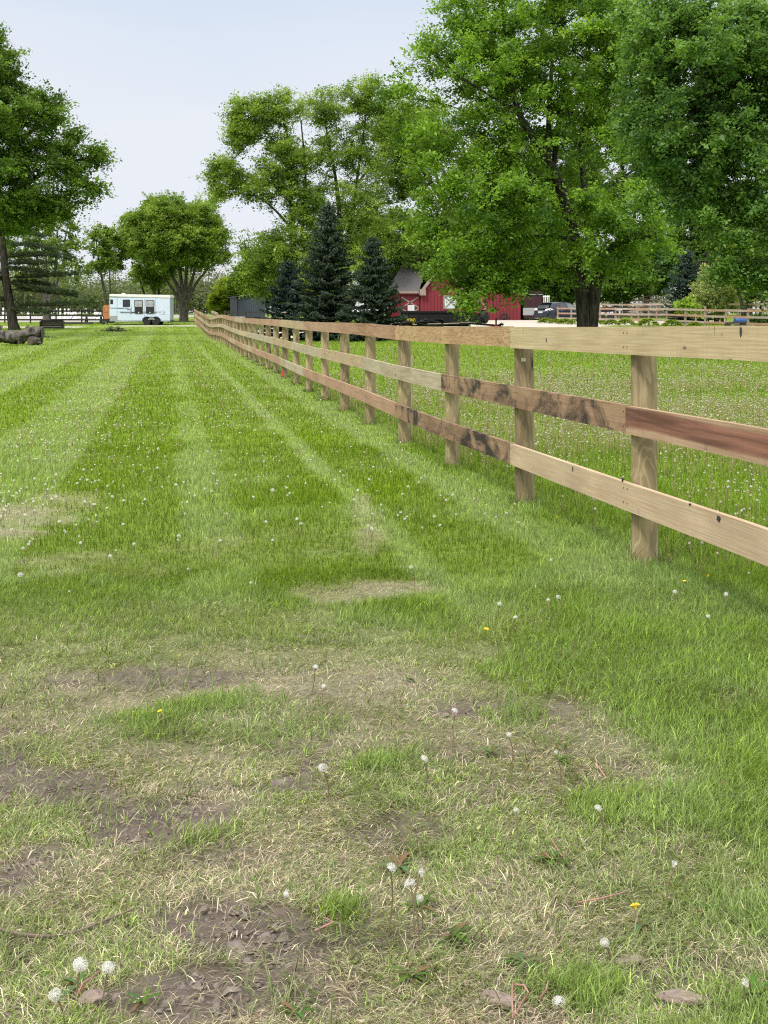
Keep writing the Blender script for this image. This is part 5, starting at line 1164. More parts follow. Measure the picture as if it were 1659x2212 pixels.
make_tree('maple_tree', 'leaning open-crowned maple between the airy maple and the big bright one', 'tree', 118, (985, 700),
    [[(1005, 705, 0, 9), (990, 560, 0, 8), (962, 450, 0, 6), (932, 396, 0, 5), (885, 330, 0, 3.5), (838, 271, 0, 2), (820, 220, 0, 1)], [(940, 400, 0, 4), (900, 395, 0, 2.5), (850, 390, 0, 1.5)], [(960, 440, 0, 4), (930, 340, 0, 2.5), (900, 260, 0, 1.5)]],
    [(845, 300, 0, 45, 55, 2), (885, 360, 0, 60, 60, 2.5), (930, 280, 0, 50, 60, 2.5), (860, 420, 0, 50, 30, 2), (900, 520, 0, 110, 55, 4), (870, 560, 0, 90, 40, 4), (830, 600, 0, 70, 40, 3), (960, 500, 0, 70, 50, 3)],
    430, 250, .115, (.065, .12, .03), light=(.12, .185, .05), seed=21, spray=1.05, tipr=.014, thin=1.1, bright=1.1)
# farm trees behind barn and to the right
bgt = [(900, 128, 600, 110, 70, 'dark leafy tree crowding the left end of the barn roof'), (850, 127, 530, 95, 75, 'mid-green tree in the dip left of the barn roof'), (1080, 130, 520, 150, 110, 'dense tree directly behind the barn ridge'), (1210, 132, 590, 90, 60, 'shady tree above the maroon trailer and car'),
       (1330, 134, 590, 80, 55, 'twin-stemmed shade tree over the brush mound'), (1395, 138, 560, 70, 75, 'bluish green tree in the gap right of the forked trunk'), (1500, 140, 520, 110, 100, 'tall tree rising behind the blue spruce'), (1620, 136, 510, 110, 110, 'broad tree in the distance at the right edge'), (1180, 136, 420, 160, 150, 'very tall tree seen through the big maple crown'), (1350, 142, 330, 150, 200, 'highest far tree in the gap between the two large crowns')]
for i, (px, Y, py, rx, ry, lab) in enumerate(bgt):
    make_tree('shade_tree', lab, 'tree', Y, (px, 700), [[(px, 705, 0, 6), (px, 640, 0, 5), (px-6, py+20, 0, 4), (px-10, py-ry*.6, 0, 1.5)], [(px+2, 660, 0, 4), (px+16, 610, 0, 3), (px+25, py-20, 0, 1.5)]],
        [(px, py, 0, rx, ry, 4), (px-rx*.4, py+ry*.35, -1, rx*.6, ry*.5, 3), (px+rx*.4, py+ry*.3, -1, rx*.6, ry*.5, 3)], 210, 200, .15, (.045, .090, .020), light=(.085, .15, .035) if i != 5 else (.07, .14, .07), seed=40+i, spray=1.0, tipr=.016, group='trees behind the farmyard', minz=EYE+(HZ-648)*Y/F)
make_tree('small_tree', 'small yellow-green tree with thin crooked stems at the right edge behind the fence', 'tree', 88, (1610, 700),
    [[(1605, 700, 0, 4.5), (1603, 660, 0, 4), (1592, 620, 0, 3), (1580, 570, 0, 1.5)], [(1608, 690, 0, 3.5), (1614, 650, 0, 3), (1622, 610, 0, 2), (1625, 560, 0, 1)], [(1640, 690, 0, 3.5), (1648, 640, 0, 2.6), (1660, 590, 0, 1.4)]],
    [(1610, 560, 0, 60, 38, 2), (1640, 600, 0, 40, 30, 1.5), (1580, 540, 0, 40, 30, 1.5), (1650, 540, 0, 50, 40, 2)], 150, 150, .10, (.10, .16, .03), light=(.19, .26, .055), seed=22, spray=.5, tipr=.012)
make_tree('purple_tree', 'dark purple-leaved tree behind the grey-green shrub', 'tree', 104, (1560, 700),
    [[(1560, 705, 0, 4), (1560, 620, 0, 3), (1565, 560, 0, 1.5)]], [(1565, 610, 0, 62, 48, 2.5), (1540, 570, 0, 30, 25, 1.5), (1600, 630, 0, 40, 28, 2)], 150, 160, .11, (.012, .008, .012), light=(.024, .015, .021), seed=23, spray=.55, tipr=.012, minz=2)
make_tree('willow_shrub', 'rounded grey-green shrub with upright silvery shoots above the pale fence', 'shrub', 92, (1545, 700),
    [[(1545, 700, 0, 3), (1540, 650, 0, 2), (1535, 600, 0, 1)], [(1550, 700, 0, 3), (1560, 650, 0, 2), (1565, 600, 0, 1)]],
    [(1545, 628, 0, 48, 38, 1.6), (1530, 655, 0, 45, 25, 1.5), (1570, 650, 0, 34, 26, 1.3), (1540, 598, 0, 24, 22, .8, 500)], 200, 130, .07, (.11, .15, .075), light=(.20, .235, .145), seed=24, bright=1.25, spray=.4, tipr=.008, minz=1.4, flat=1.4, droop=-.1)
make_tree('shrub', 'low bright green bush at the foot of the blue spruce behind the right fence', 'shrub', 90, (1478, 700), [[(1478, 700, 0, 2), (1478, 670, 0, 1)]], [(1480, 658, 0, 22, 12, .8)], 50, 110, .07, (.12, .20, .04), light=(.2, .29, .06), seed=25, spray=.3, tipr=.008, minz=1.2)
make_tree('shrub', 'dark round evergreen shrub behind the fence at the far right edge', 'shrub', 84, (1640, 700), [[(1640, 702, 0, 2), (1640, 690, 0, 1)]], [(1640, 690, 0, 28, 11, .7)], 50, 110, .05, (.025, .05, .02), light=(.05, .09, .035), seed=26, spray=.25, tipr=.008, minz=.9)
make_tree('fresh_green_tree', 'small yellow-green tree just left of the dark blue shed', 'tree', 136, (505, 700), [[(505, 705, 0, 3.5), (508, 650, 0, 2.5), (512, 600, 0, 1)]], [(505, 632, 0, 40, 34, 2.5), (540, 615, 0, 40, 26, 2.5), (480, 655, 0, 25, 20, 1.5)], 150, 130, .15, (.12, .18, .03), light=(.22, .29, .05), seed=27, spray=.7, tipr=.015, minz=1.6)
make_tree('shade_tree', 'dark leafy tree right behind the dark blue shed', 'tree', 133, (590, 700), [[(590, 705, 0, 4), (590, 640, 0, 3), (592, 580, 0, 1)]], [(590, 620, 0, 60, 50, 3), (550, 600, 0, 50, 35, 3), (680, 630, 0, 70, 50, 3)], 200, 140, .17, (.05, .095, .02), light=(.10, .16, .035), seed=28, spray=.8, tipr=.015, minz=1.8)
# ------------------------------------------------------------------ distant wood
def distant_wood():
    V_, F_, C_ = [], [], []; o = 0; m = MB(); rq = np.random.default_rng(77); ir = 0
    # irregular bushes and small trees, denser low down
    for i in range(230):
        Y = rq.uniform(196, 236); px = rq.uniform(-120, 720) if i < 190 else rq.uniform(700, 1750)
        hpx = rq.uniform(44, 86)+12*np.sin(px*.021)+(20 if px < 330 and rq.uniform() < .3 else 0)
        if 440 < px < 620: hpx += 8
        x = float(W(px, Y).x); z0 = G(x, Y); h = hpx*Y/F+1.0; wd = rq.uniform(2., 4.2)
        n = 420; d = rq.standard_normal((n, 3)); d /= np.linalg.norm(d, axis=1)[:, None]; r = rq.uniform(0, 1, n)**.5
        P = np.array([x, Y, z0+h*.52])+d*r[:, None]*np.array([wd, wd*.7, h*.52])
        tone = rq.uniform(0, 1); base = np.array([.12, .17, .075])*(1-tone)+np.array([.20, .25, .12])*tone
        if rq.uniform() < .2: base = np.array([.16, .19, .12])
        col = base*rq.uniform(.75, 1.25, (n, 1))
        v, f, c_ = leafcloud(P, .24*rq.uniform(.6, 1.3, n), col); V_.append(v); F_.append(f+o); C_.append(c_); o += len(v)
        if i % 2 == 0:
            a = rq.uniform(-.6, .6); m.tube([(x, Y-1, z0), (x+a*.5, Y-1, z0+h*.5), (x+a*1.3, Y-1, z0+h*1.0)], [.13, .09, .03], 5, caps=False)
    ob = np_mesh('distant_woodland', np.concatenate(V_), np.concatenate(F_), 4, M_LEAF, None, {'col': ('FLOAT_COLOR', np.concatenate(C_))})
    tag(ob, 'hazy pale green band of spring woodland beyond the paddocks', 'woodland', kind='stuff')
    t = m.build('distant_trunks', M_BARKG, None, fix=False); tag(t, 'thin grey trunks standing in the far woodland band', 'woodland', kind='stuff')
distant_wood()
# ------------------------------------------------------------------ spruces and pine
def needles_quads(P0, P1, wd, col, roll):
    """two crossed slim blades per twig"""
    n = len(P0); d = P1-P0; l = np.linalg.norm(d, axis=1)[:, None]; d = d/np.maximum(l, 1e-6)
    ref = np.tile([0, 0, 1.], (n, 1)); s = np.cross(d, ref); s /= np.linalg.norm(s, axis=1)[:, None]+1e-6; u = np.cross(s, d)
    Vs = []; Cs = []
    for k in (0, 1):
        a = roll+k*np.pi/2; w_ = (s*np.cos(a)[:, None]+u*np.sin(a)[:, None])*wd[:, None]
        V = np.empty((n, 4, 3)); V[:, 0] = P0; V[:, 1] = P0+(P1-P0)*.45+w_; V[:, 2] = P1; V[:, 3] = P0+(P1-P0)*.45-w_
        C = np.repeat(col[:, None], 4, 1).copy(); C[:, 2] *= 1.35; C[:, 0] *= .8
        Vs.append(V.reshape(-1, 3)); Cs.append(C.reshape(-1, 3))
    V = np.concatenate(Vs); return V, np.arange(len(V)).reshape(-1, 4), np.concatenate(Cs)
def spruce(label, px, Y, py_top, rad_px, seed, col=(.034, .055, .035), tipc=(.10, .14, .095), name='spruce_tree', powr=.78, dens=1.15):
    global rng; save = rng; rng = np.random.default_rng(seed)
    x0 = W(px, Y).x; z0 = G(x0, Y); H = EYE-(py_top-HZ)*Y/F-z0; Rm = rad_px*Y/F
    root = thing(name, label, 'tree', (x0, Y, z0), group=None); m = MB()
    m.tube([(0, 0, -.1), (0, 0, H*.5), (0, 0, H)], [.05+.018*H, .03+.009*H, .01], 8)
    P0, P1, CC = [], [], []
    z = .12
    while z < H-.1:
        f = z/H; Lr = Rm*(1-f)**powr*(1 if f > .08 else .8)+.06; nb = int((6+5*(1-f))*dens)+2; a0 = rng.uniform(0, 6.28)
        for b in range(nb):
            az = a0+6.283*b/nb+rng.normal(0, .2); Lb_ = Lr*rng.uniform(.5, 1.32); el = .30*f-.08+rng.normal(0, .08) if f < .8 else .5+rng.normal(0, .1)
            nn = max(4, int(Lb_/.055)); t = np.linspace(.12, 1, nn)
            bx = np.cos(az)*t*Lb_; by = np.sin(az)*t*Lb_; bz_ = z+np.sin(el)*t*Lb_-.16*Lb_*t+.22*Lb_*t**2.5
            B = np.stack([bx, by, bz_], 1)
            for sgn in (-1, 1):
                ang = az+sgn*rng.normal(.85, .15, nn); tl = (.10+.34*Lb_*(1-t*.75)*.62)*rng.uniform(.7, 1.2, nn); tl = np.minimum(tl, .42)
                E = B+np.stack([np.cos(ang)*tl, np.sin(ang)*tl, -.12*tl+rng.normal(0, .05, nn)], 1)
                P0.append(B); P1.append(E); CC.append(np.tile([rng.uniform(0, 1)], (nn, 1))*.6+t[:, None]*.4)
                h_ = (B+E)/2; E2 = h_+np.stack([np.cos(ang-sgn*.7)*tl*.5, np.sin(ang-sgn*.7)*tl*.5, rng.normal(0, .04, nn)-.03], 1); P0.append(h_); P1.append(E2); CC.append(t[:, None]*.8)
                E3 = h_+np.stack([np.cos(ang+sgn*.6)*tl*.4, np.sin(ang+sgn*.6)*tl*.4, -.12*tl+rng.normal(0, .04, nn)], 1); P0.append(h_); P1.append(E3); CC.append(t[:, None]*.5)
            P0.append(B[-2:-1]); P1.append(B[-1:]+(B[-1:]-B[-2:-1])*1.5); CC.append(np.ones((1, 1)))
            if f < .9: m.tube([(0, 0, z), tuple(B[nn//2]), tuple(B[-1])], [.02, .013, .004], 4, caps=False)
        z += .17+.10*(1-f)*rng.uniform(.7, 1.3)
    for k in range(6):
        P0.append(np.array([[0, 0, H-.25]])); a = k*1.05; P1.append(np.array([[.05*math.cos(a), .05*math.sin(a), H+.18-.03*k]])); CC.append(np.ones((1, 1))*.8)
    P0 = np.concatenate(P0); P1 = np.concatenate(P1); t = np.clip(np.concatenate(CC)+rng.normal(0, .15, (len(P0), 1)), 0, 1)
    col_ = np.array(col)*(1-t)+np.array(tipc)*t
    V, Fq, C = needles_quads(P0, P1, np.full(len(P0), .032)*rng.uniform(.7, 1.3, len(P0)), col_, rng.uniform(0, 3.14, len(P0)))
    m.build('trunk', M_BARK, root, fix=False)
    np_mesh('crown', V, Fq, 4, M_NEEDLE, root, {'col': ('FLOAT_COLOR', C)}); rng = save
spruce('tallest dark spruce in the middle of the group of three behind the fence', 708, 62, 438, 82, 31)
spruce('right-hand spruce of the three, beside the barn', 806, 60, 512, 72, 32, tipc=(.085, .125, .085))
spruce('left and darkest spruce of the three, next to the dark blue shed', 623, 64, 562, 66, 33, col=(.022, .042, .036), tipc=(.055, .09, .078))
spruce('spreading blue-green spruce behind the pale fence and the grey-green shrub', 1484, 97, 540, 56, 34, col=(.03, .058, .045), tipc=(.10, .155, .12), powr=.7, name='blue_spruce')
def pine():
    global rng; save = rng; rng = np.random.default_rng(51)
    Y = 97.; x0 = W(30, Y).x; z0 = G(x0, Y); k = Y/F
    root = thing('pine_tree', 'dark pine with long flat needle boughs and a bare leaning trunk at the left edge', 'tree', (x0, Y, z0))
    pt = lambda px, py, dy=0: np.array([(px-30)*k, dy, EYE-(py-HZ)*k-z0])
    m = MB(); tr = [(32, 716, 14), (28, 700, 11), (20, 650, 9.5), (12, 600, 8.5), (7, 540, 7.5), (2, 480, 6.5), (-4, 400, 4), (-6, 330, 2)]
    m.tube([pt(a, b) for a, b, c in tr], [c*k for a, b, c in tr], 14)
    br = [((21, 658), (100, 664), (192, 655), 2.2), ((18, 625), (80, 628), (152, 640), 1.8), ((16, 612), (80, 625), (150, 632), 1.8), ((13, 600), (90, 600), (172, 592), 2), ((8, 572), (60, 566), (120, 572), 1.8), ((6, 555), (70, 548), (150, 556), 2), ((4, 530), (60, 528), (118, 540), 1.6),
          ((2, 505), (50, 500), (90, 512), 1.5), ((20, 650), (-20, 645), (-60, 650), 1.5), ((10, 590), (-30, 590), (-70, 596), 1.5), ((5, 540), (-30, 540), (-70, 545), 1.5), ((22, 668), (60, 672), (110, 676), 1.4), ((14, 605), (-10, 600), (-40, 612), 1.3), ((15, 615), (50, 606), (100, 618), 1.4), ((9, 580), (40, 584), (95, 590), 1.4)]
    P0, P1, CC = [], [], []
    for i, (a, b, c_, r) in enumerate(br):
        for dv in (rng.uniform(-1.2, 1.2), rng.uniform(-2.5, 2.5)):
            A_, B_, C_ = pt(*a), pt(b[0], b[1], dv*.5), pt(c_[0], c_[1], dv)
            tt = np.linspace(0, 1, 13)[:, None]; Q = (1-tt)**2*A_+2*tt*(1-tt)*B_+tt**2*C_
            m.tube([tuple(q) for q in Q], [r*k*.7*(1-.8*float(t_)) for t_ in tt[:, 0]], 6, caps=False)
            nt_ = 130
            t = rng.uniform(.12, 1.02, nt_); C0 = ((1-t)**2)[:, None]*A_+(2*t*(1-t))[:, None]*B_+(t**2)[:, None]*C_
            C0 = C0+rng.normal(0, 1, (nt_, 3))*np.array([.10, .6, .085])+np.array([0, 0, .07])
            for q in C0:
                nn = 16; d = rng.standard_normal((nn, 3)); d[:, 2] = np.abs(d[:, 2])*.55+.05; d[:, 0] += .5*np.sign(c_[0]-a[0]); d /= np.linalg.norm(d, axis=1)[:, None]
                P0.append(np.tile(q, (nn, 1))); P1.append(q+d*rng.uniform(.16, .30, (nn, 1))); CC.append(np.full((nn, 1), rng.uniform(0, 1)))
    P0 = np.concatenate(P0); P1 = np.concatenate(P1); t = np.clip(np.concatenate(CC)+rng.normal(0, .15, (len(P0), 1)), 0, 1)
    col = np.array([.018, .032, .012])*(1-t)+np.array([.055, .080, .028])*t
    V, Fq, C = needles_quads(P0, P1, np.full(len(P0), .012), col, rng.uniform(0, 3.14, len(P0)))
    V, C = V[:len(V)//2], C[:len(C)//2]; Fq = Fq[:len(Fq)//2]
    m.build('trunk', M_BARK, root, smooth=True, fix=False)
    np_mesh('crown', V, Fq, 4, M_NEEDLE, root, {'col': ('FLOAT_COLOR', C)}); rng = save
pine()
# ------------------------------------------------------------------ hostas
def hosta(px, Y, lab, s=1.):
    global rng; x0 = W(px, Y).x; n = int(210); a = rng.uniform(0, 6.28, n); r = rng.uniform(0, 1, n)**.5*.42*s; e = rng.uniform(.1, 1.2, n)
    h = (.36*s*(1-(r/(.46*s))**2)+.02); P = np.stack([np.cos(a)*r*1.25, np.sin(a)*r, h], 1)
    d = np.stack([np.cos(a)*.8, np.sin(a)*.8, np.cos(e)*.5-.15], 1); d /= np.linalg.norm(d, axis=1)[:, None]
    sd_ = np.stack([-np.sin(a), np.cos(a), np.zeros(n)], 1); L_ = rng.uniform(.09, .17, n)[:, None]*s
    V = np.empty((n, 4, 3)); V[:, 0] = P-d*L_; V[:, 1] = P+sd_*L_*.38+np.array([0, 0, .02]); V[:, 2] = P+d*L_-np.array([0, 0, .03]); V[:, 3] = P-sd_*L_*.38+np.array([0, 0, .02])
    c_ = np.array([.11, .20, .03])*(1-(t := rng.uniform(0, 1, (n, 1))))+np.array([.27, .36, .08])*t
    o = np_mesh('hosta_plant', V.reshape(-1, 3), (np.arange(n*4)).reshape(-1, 4), 4, M_LEAF, None, {'col': ('FLOAT_COLOR', np.repeat(c_, 4, 0))}); o.location = (x0, Y, G(x0, Y)-.02)
    tag(o, lab, 'plant', 'bright green hostas along the pale fence')
for px, Y, s, lab in [(1179, 97, 1.15, 'leftmost bright green hosta, in front of the car wheel'), (1200, 95, 1.0, 'second hosta from the left, under the start of the pale fence'), (1220, 92, 1.15, 'third hosta from the left, left of the big maple trunk'), (1241, 90, 1.1, 'hosta touching the left side of the big maple trunk'),
                  (1296, 88, .95, 'hosta just right of the big maple trunk'), (1321, 87, 1.1, 'second hosta to the right of the maple trunk'), (1352, 86, 1.25, 'third hosta to the right of the maple trunk'), (1399, 84, 1.35, 'wide hosta in front of the middle of the pale fence'), (1452, 82, 1.3, 'second hosta from the right in the row by the fence'), (1500, 81, 1.0, 'rightmost small hosta of the row by the pale fence')]:
    hosta(px, Y, lab, s)
brush('bare_shrub', 'leafless twiggy shrub in front of the dark blue shed', 'shrub', 552, 103, .9, 1.3, 60, M_BARKG, 5, .6)
# ------------------------------------------------------------------ dandelions
M_STEM = pmat('dandelion_stem', (.20, .15, .09), .6, var=.2); M_FLUFF = newmat('dandelion_fluff')[0]
t = M_FLUFF.node_tree; o_ = [n for n in t.nodes if n.type == 'OUTPUT_MATERIAL'][0]; d_ = t.nodes.new('ShaderNodeBsdfDiffuse'); d_.inputs[0].default_value = (.85, .84, .79, 1); t2 = t.nodes.new('ShaderNodeBsdfTranslucent'); t2.inputs[0].default_value = (.8, .8, .78, 1)
mm = t.nodes.new('ShaderNodeMixShader'); mm.inputs[0].default_value = .4; t.links.new(d_.outputs[0], mm.inputs[1]); t.links.new(t2.outputs[0], mm.inputs[2]); t.links.new(mm.outputs[0], o_.inputs[0])
M_YFL = pmat('dandelion_yellow', (.85, .62, .01), .6, var=.08, scale=90)
def fluff_mesh(n, seed, ragged=0.):
    rq = np.random.default_rng(seed); P, Fc = [], []
    gi = np.arange(n)+.5; ph = np.arccos(1-2*gi/n); thh = np.pi*(1+5**.5)*gi
    D = np.stack([np.cos(thh)*np.sin(ph), np.sin(thh)*np.sin(ph), np.cos(ph)], 1)
    if ragged:
        w1_ = rq.standard_normal(3); w1_ /= np.linalg.norm(w1_); D = D[(D@w1_ < .95-1.15*ragged) & (rq.uniform(0, 1, n) > ragged*.35)]
    m = MB()
    for d in D:
        d = Vector(d); s = d.orthogonal().normalized(); b = d.cross(s); R0 = .019*rq.uniform(.85, 1.08)
        c0 = d*.004; m.add([c0+s*.0006, c0-s*.0006, d*R0], [(0, 1, 2)])
        a0 = rq.uniform(0, 6)
        for k in range(4):
            a = a0+k*1.5708; v = s*math.cos(a)+b*math.sin(a); v2 = s*math.cos(a+.5)+b*math.sin(a+.5); m.add([d*R0*.93, d*R0*1.02+v*.0052, d*R0*1.02+v2*.0052], [(0, 1, 2)])
    m.tube([(0, 0, -.004), (0, 0, .004)], [.004, .003], 6)
    return m
def yellow_mesh():
    m = MB()
    for ring, (n, r, z) in enumerate(((18, .019, .002), (14, .014, .005), (9, .008, .008))):
        for k in range(n):
            a = 6.283*k/n+ring*.2; m.add([(0, 0, z-.003), (r*math.cos(a-.13), r*math.sin(a-.13), z+.001), (r*1.06*math.cos(a), r*1.06*math.sin(a), z+.002), (r*math.cos(a+.13), r*math.sin(a+.13), z+.001)], [(0, 1, 2, 3)])
    m.tube([(0, 0, -.01), (0, 0, 0)], [.004, .007], 8); return m
def mk(m, name, mat): o = m.build(name, mat, fix=False); me = o.data; bpy.data.objects.remove(o); return me
FL = [mk(fluff_mesh(100, s, rg), 'seed_head', M_FLUFF) for s, rg in ((1, .25), (2, .6), (3, .9))]
YF = mk(yellow_mesh(), 'flower', M_YFL)
def stem_mesh(h, bend, seed):
    m = MB(); pts = [(bend*(q**2), .3*bend*math.sin(q*3), h*q) for q in (0, .25, .5, .75, 1)]; m.tube(pts, .0019, 5); return mk(m, 'stem', M_STEM), pts[-1]
STM = [stem_mesh(h, b, 0) for h, b in ((.07, .01), (.10, .025), (.13, -.02), (.16, .03), (.20, -.03), (.05, .02))]
def dand(x, y, kind, si, label, group=None, sc=1., hs=1.):
    root = thing('dandelion', label, 'dandelion', (x, y, G(x, y)), rr.uniform(0, 6.28), group)
    sm, tp = STM[si]; s = bpy.data.objects.new('stem', sm); SC.collection.objects.link(s); s.parent = root; s.scale = (1, 1, hs)
    h = bpy.data.objects.new('flower' if kind == 'y' else 'seed_head', YF if kind == 'y' else FL[kind]); SC.collection.objects.link(h); h.parent = root
    h.location = (tp[0], tp[1], tp[2]*hs+.004); sc *= .70; h.scale = (sc, sc, sc*(.85 if kind != 'y' else 1)); h.rotation_euler = (rr.uniform(-.4, .4), rr.uniform(-.4, .4), 0)
    return root
def gpos(px, py, h=0.):
    Y = F*(EYE-h)/(py-HZ); return (px-CX)*Y/F, Y
big = [(707, 1652, 0, 1, 1.0, 'largest round white dandelion clock in the middle of the worn foreground'), (919, 1632, 1, 1, .9, 'ragged dandelion clock at the bottom end of a red stem right of the largest clock'), (984, 1552, 1, 2, .8, 'white dandelion clock on a tall dark red stem right of centre'),
       (164, 2082, 0, 0, 1.15, 'largest of the three white clocks in the lower left corner'), (223, 2092, 0, 0, 1.0, 'right-hand white clock of the three in the lower left corner'), (132, 2140, 1, 5, 1.0, 'lowest ragged clock of the three in the lower left corner'),
       (1300, 1745, 1, 1, .8, 'narrow white clock standing in the grass at the lower right'), (1314, 2012, 1, 5, .8, 'small white clock below the single yellow dandelion at lower right'), (1216, 2168, 1, 0, .9, 'half-blown white clock by the bottom edge right of the mud clods'), (1607, 2118, 2, 0, .8, 'torn clock at the bottom right edge on bare mud'),
       (596, 1060, 0, 1, 1.1, 'lone bright clock in the mown lawn, centre of the picture'), (673, 1450, 1, 1, .85, 'white clock on a bent stem above the worn strip'), (47, 1245, 0, 0, 1.0, 'lone white clock in the lawn near the left edge'), (697, 1493, 1, 0, .7, 'small pale clock just below the bent-stemmed one'),
       (1105, 1590, 1, 1, .7, 'pale ragged clock at the edge of the lush grass patch'), (838, 1865, 1, 3, .9, 'ragged clock in the leafy cluster left of lower centre'), (905, 1905, 1, 2, .9, 'ragged clock at the right of the leafy cluster'), (896, 1890, 2, 2, .8, 'torn clock in the middle of the leafy cluster'), (912, 1935, 1, 0, .7, 'low clock under the leafy cluster'), (617, 1945, 1, 5, .7, 'small torn clock lying between mud patches'),
       (1120, 1750, 1, 0, .6, 'small clock half hidden in grass left of the narrow one'), (1440, 1860, 2, 1, .8, 'torn clock among dandelion leaves at right'), (1210, 1625, 2, 1, .7, 'small torn clock above the seedy bare patch'), (1075, 1305, 0, 0, .8, 'small white clock in mown grass above the lush patch'), (1570, 1290, 0, 0, .8, 'white clock near the fence foot at the right edge'), (1455, 1283, 0, 0, .8, 'clock lying beside the nearest fence post'), (389, 1156, 0, 0, .8, 'small clock in the lawn left of centre below the others')]
for px, py, k, si, sc, lab in big:
    h = (.07, .10, .13, .16, .20, .05)[si]; x, y = gpos(px, py, h); dand(x, y, k, si, lab, 'dandelion clocks in the near lawn', sc)
yel = [(1386, 1950, .9, 5, 'single bright yellow dandelion in the lower right grass'), (1045, 1360, .8, 5, 'yellow dandelion right of centre in the mown grass'), (1206, 1115, .8, 5, 'yellow dandelion under the fence between the two nearest posts'), (357, 1535, .6, 5, 'small yellow dandelion in the tall grass tuft at left'), (1467, 1262, .7, 1, 'yellow dandelion right of the nearest post, in the taller grass'), (1519, 1252, .8, 1, 'yellow dandelion farther right of the nearest post'), (1452, 1202, .7, 1, 'yellow dandelion close behind the nearest post'), (1408, 1282, .6, 5, 'tiny yellow dandelion in front of the nearest post')]
for px, py, sc, si, lab in yel:
    h = (.07, .10, .13, .16, .20, .05)[si]; x, y = gpos(px, py, h); dand(x, y, 'y', si, lab, 'yellow dandelions', sc)
# individuals: the nearest ones of the scattered dandelions; all others as one object
cand = []
rq = np.random.default_rng(99)
def ok_l(x, y):
    u = x+.1703*y; s = .25+.9*math.exp(-((u+1.05)/.55)**2)+.8*math.exp(-((u-.95)/.35)**2)*(y > 15)+.35*math.exp(-((u+4.2)/1.6)**2)
    return s*np.clip((y-6.5)/9, .03, 1)*(1.0 if y > 14 else .8)
def ok_r(x, y):
    return min(1, max(.10, (float(vn(x, y, .5, 3))-.33)*2.6)*(2.5 if x > 2.2 and y < 26 else 1))*(1 if x > -.5 else .6)*(1. if y < 32 else .2)*(1 if y > 11 else .12)
while len(cand) < 6200:
    y = 5.5*(100/5.5)**rq.uniform(0, 1); x = rq.uniform(-1, 1)*.34*y; u = x+.1703*y
    if abs(u-K_U) < .12 or (y > 55 and u > K_U): continue
    L_ = u < K_U
    if rq.uniform() < (ok_l(x, y) if L_ else ok_r(x, y)*(.8 if y < 34 else .5)): cand.append((x, y, L_))
cand.sort(key=lambda c: c[1])
n_ind = 300-len(big)-len(yel)-12
for x, y, L_ in cand[:n_ind]:
    k = int(rq.choice([0, 0, 1, 2]))
    px_ = CX+F*x/y
    if L_:
        zn = 'lawn at the left edge of the picture' if px_ < 190 else 'lawn just left of the centre line' if 420 < px_ < 700 else 'dark mown stripe left of centre' if px_ < 420 else 'lawn close to the foot of the board fence'
        dand(x, y, k, int(rq.choice([0, 1, 0, 5])), 'small white dandelion clock in the '+zn, 'dandelion clocks in the '+zn, rq.uniform(.5, .85))
    else:
        zn = 'right of the nearest fence post' if px_ > 1418 else 'between the two nearest fence posts' if px_ > 1146 else 'between the second and third nearest fence posts' if px_ > 990 else 'left of the third nearest fence post'
        dand(x, y, k, int(rq.choice([2, 3, 4, 3])), 'white clock on a meadow stalk '+zn.replace('fence ', '')+', behind the fence', 'meadow dandelion clocks '+zn, rq.uniform(.5, .8))
rest = np.array([(a, b, c_) for a, b, c_ in cand[n_ind:]], float)
# low-poly balls and stalks
def ballmesh(x, y, z, r, col):
    n = len(x); ico = np.array([(0, 0, 1), (.894, 0, .447), (.276, .851, .447), (-.724, .526, .447), (-.724, -.526, .447), (.276, -.851, .447), (.724, .526, -.447), (-.276, .851, -.447), (-.894, 0, -.447), (-.276, -.851, -.447), (.724, -.526, -.447), (0, 0, -1)])
    f = np.array([(0, 1, 2), (0, 2, 3), (0, 3, 4), (0, 4, 5), (0, 5, 1), (1, 6, 2), (2, 7, 3), (3, 8, 4), (4, 9, 5), (5, 10, 1), (6, 7, 2), (7, 8, 3), (8, 9, 4), (9, 10, 5), (10, 6, 1), (11, 7, 6), (11, 8, 7), (11, 9, 8), (11, 10, 9), (11, 6, 10)])
    V = np.stack([x, y, z], 1)[:, None]+ico[None]*r[:, None, None]*rng.uniform(.6, 1.2, (n, 12, 1)); return V.reshape(-1, 3), (np.arange(n)*12)[:, None, None]+f[None], np.repeat(col, 12, 0)
lx_, ly_, lL = rest[:, 0], rest[:, 1], rest[:, 2] > .5
hgt = np.where(lL, rng.uniform(.06, .13, len(rest)), rng.uniform(.12, .26, len(rest)))
V, Fq, C = ballmesh(lx_, ly_, g(lx_, ly_)+hgt, .0112*rng.uniform(.4, 1.2, len(rest))*(1+np.clip(ly_-30, 0, 60)/80), np.array([[.66, .65, .58]])*rng.uniform(.6, 1.1, (len(rest), 1)))
stv, stt, stc = [], [], []
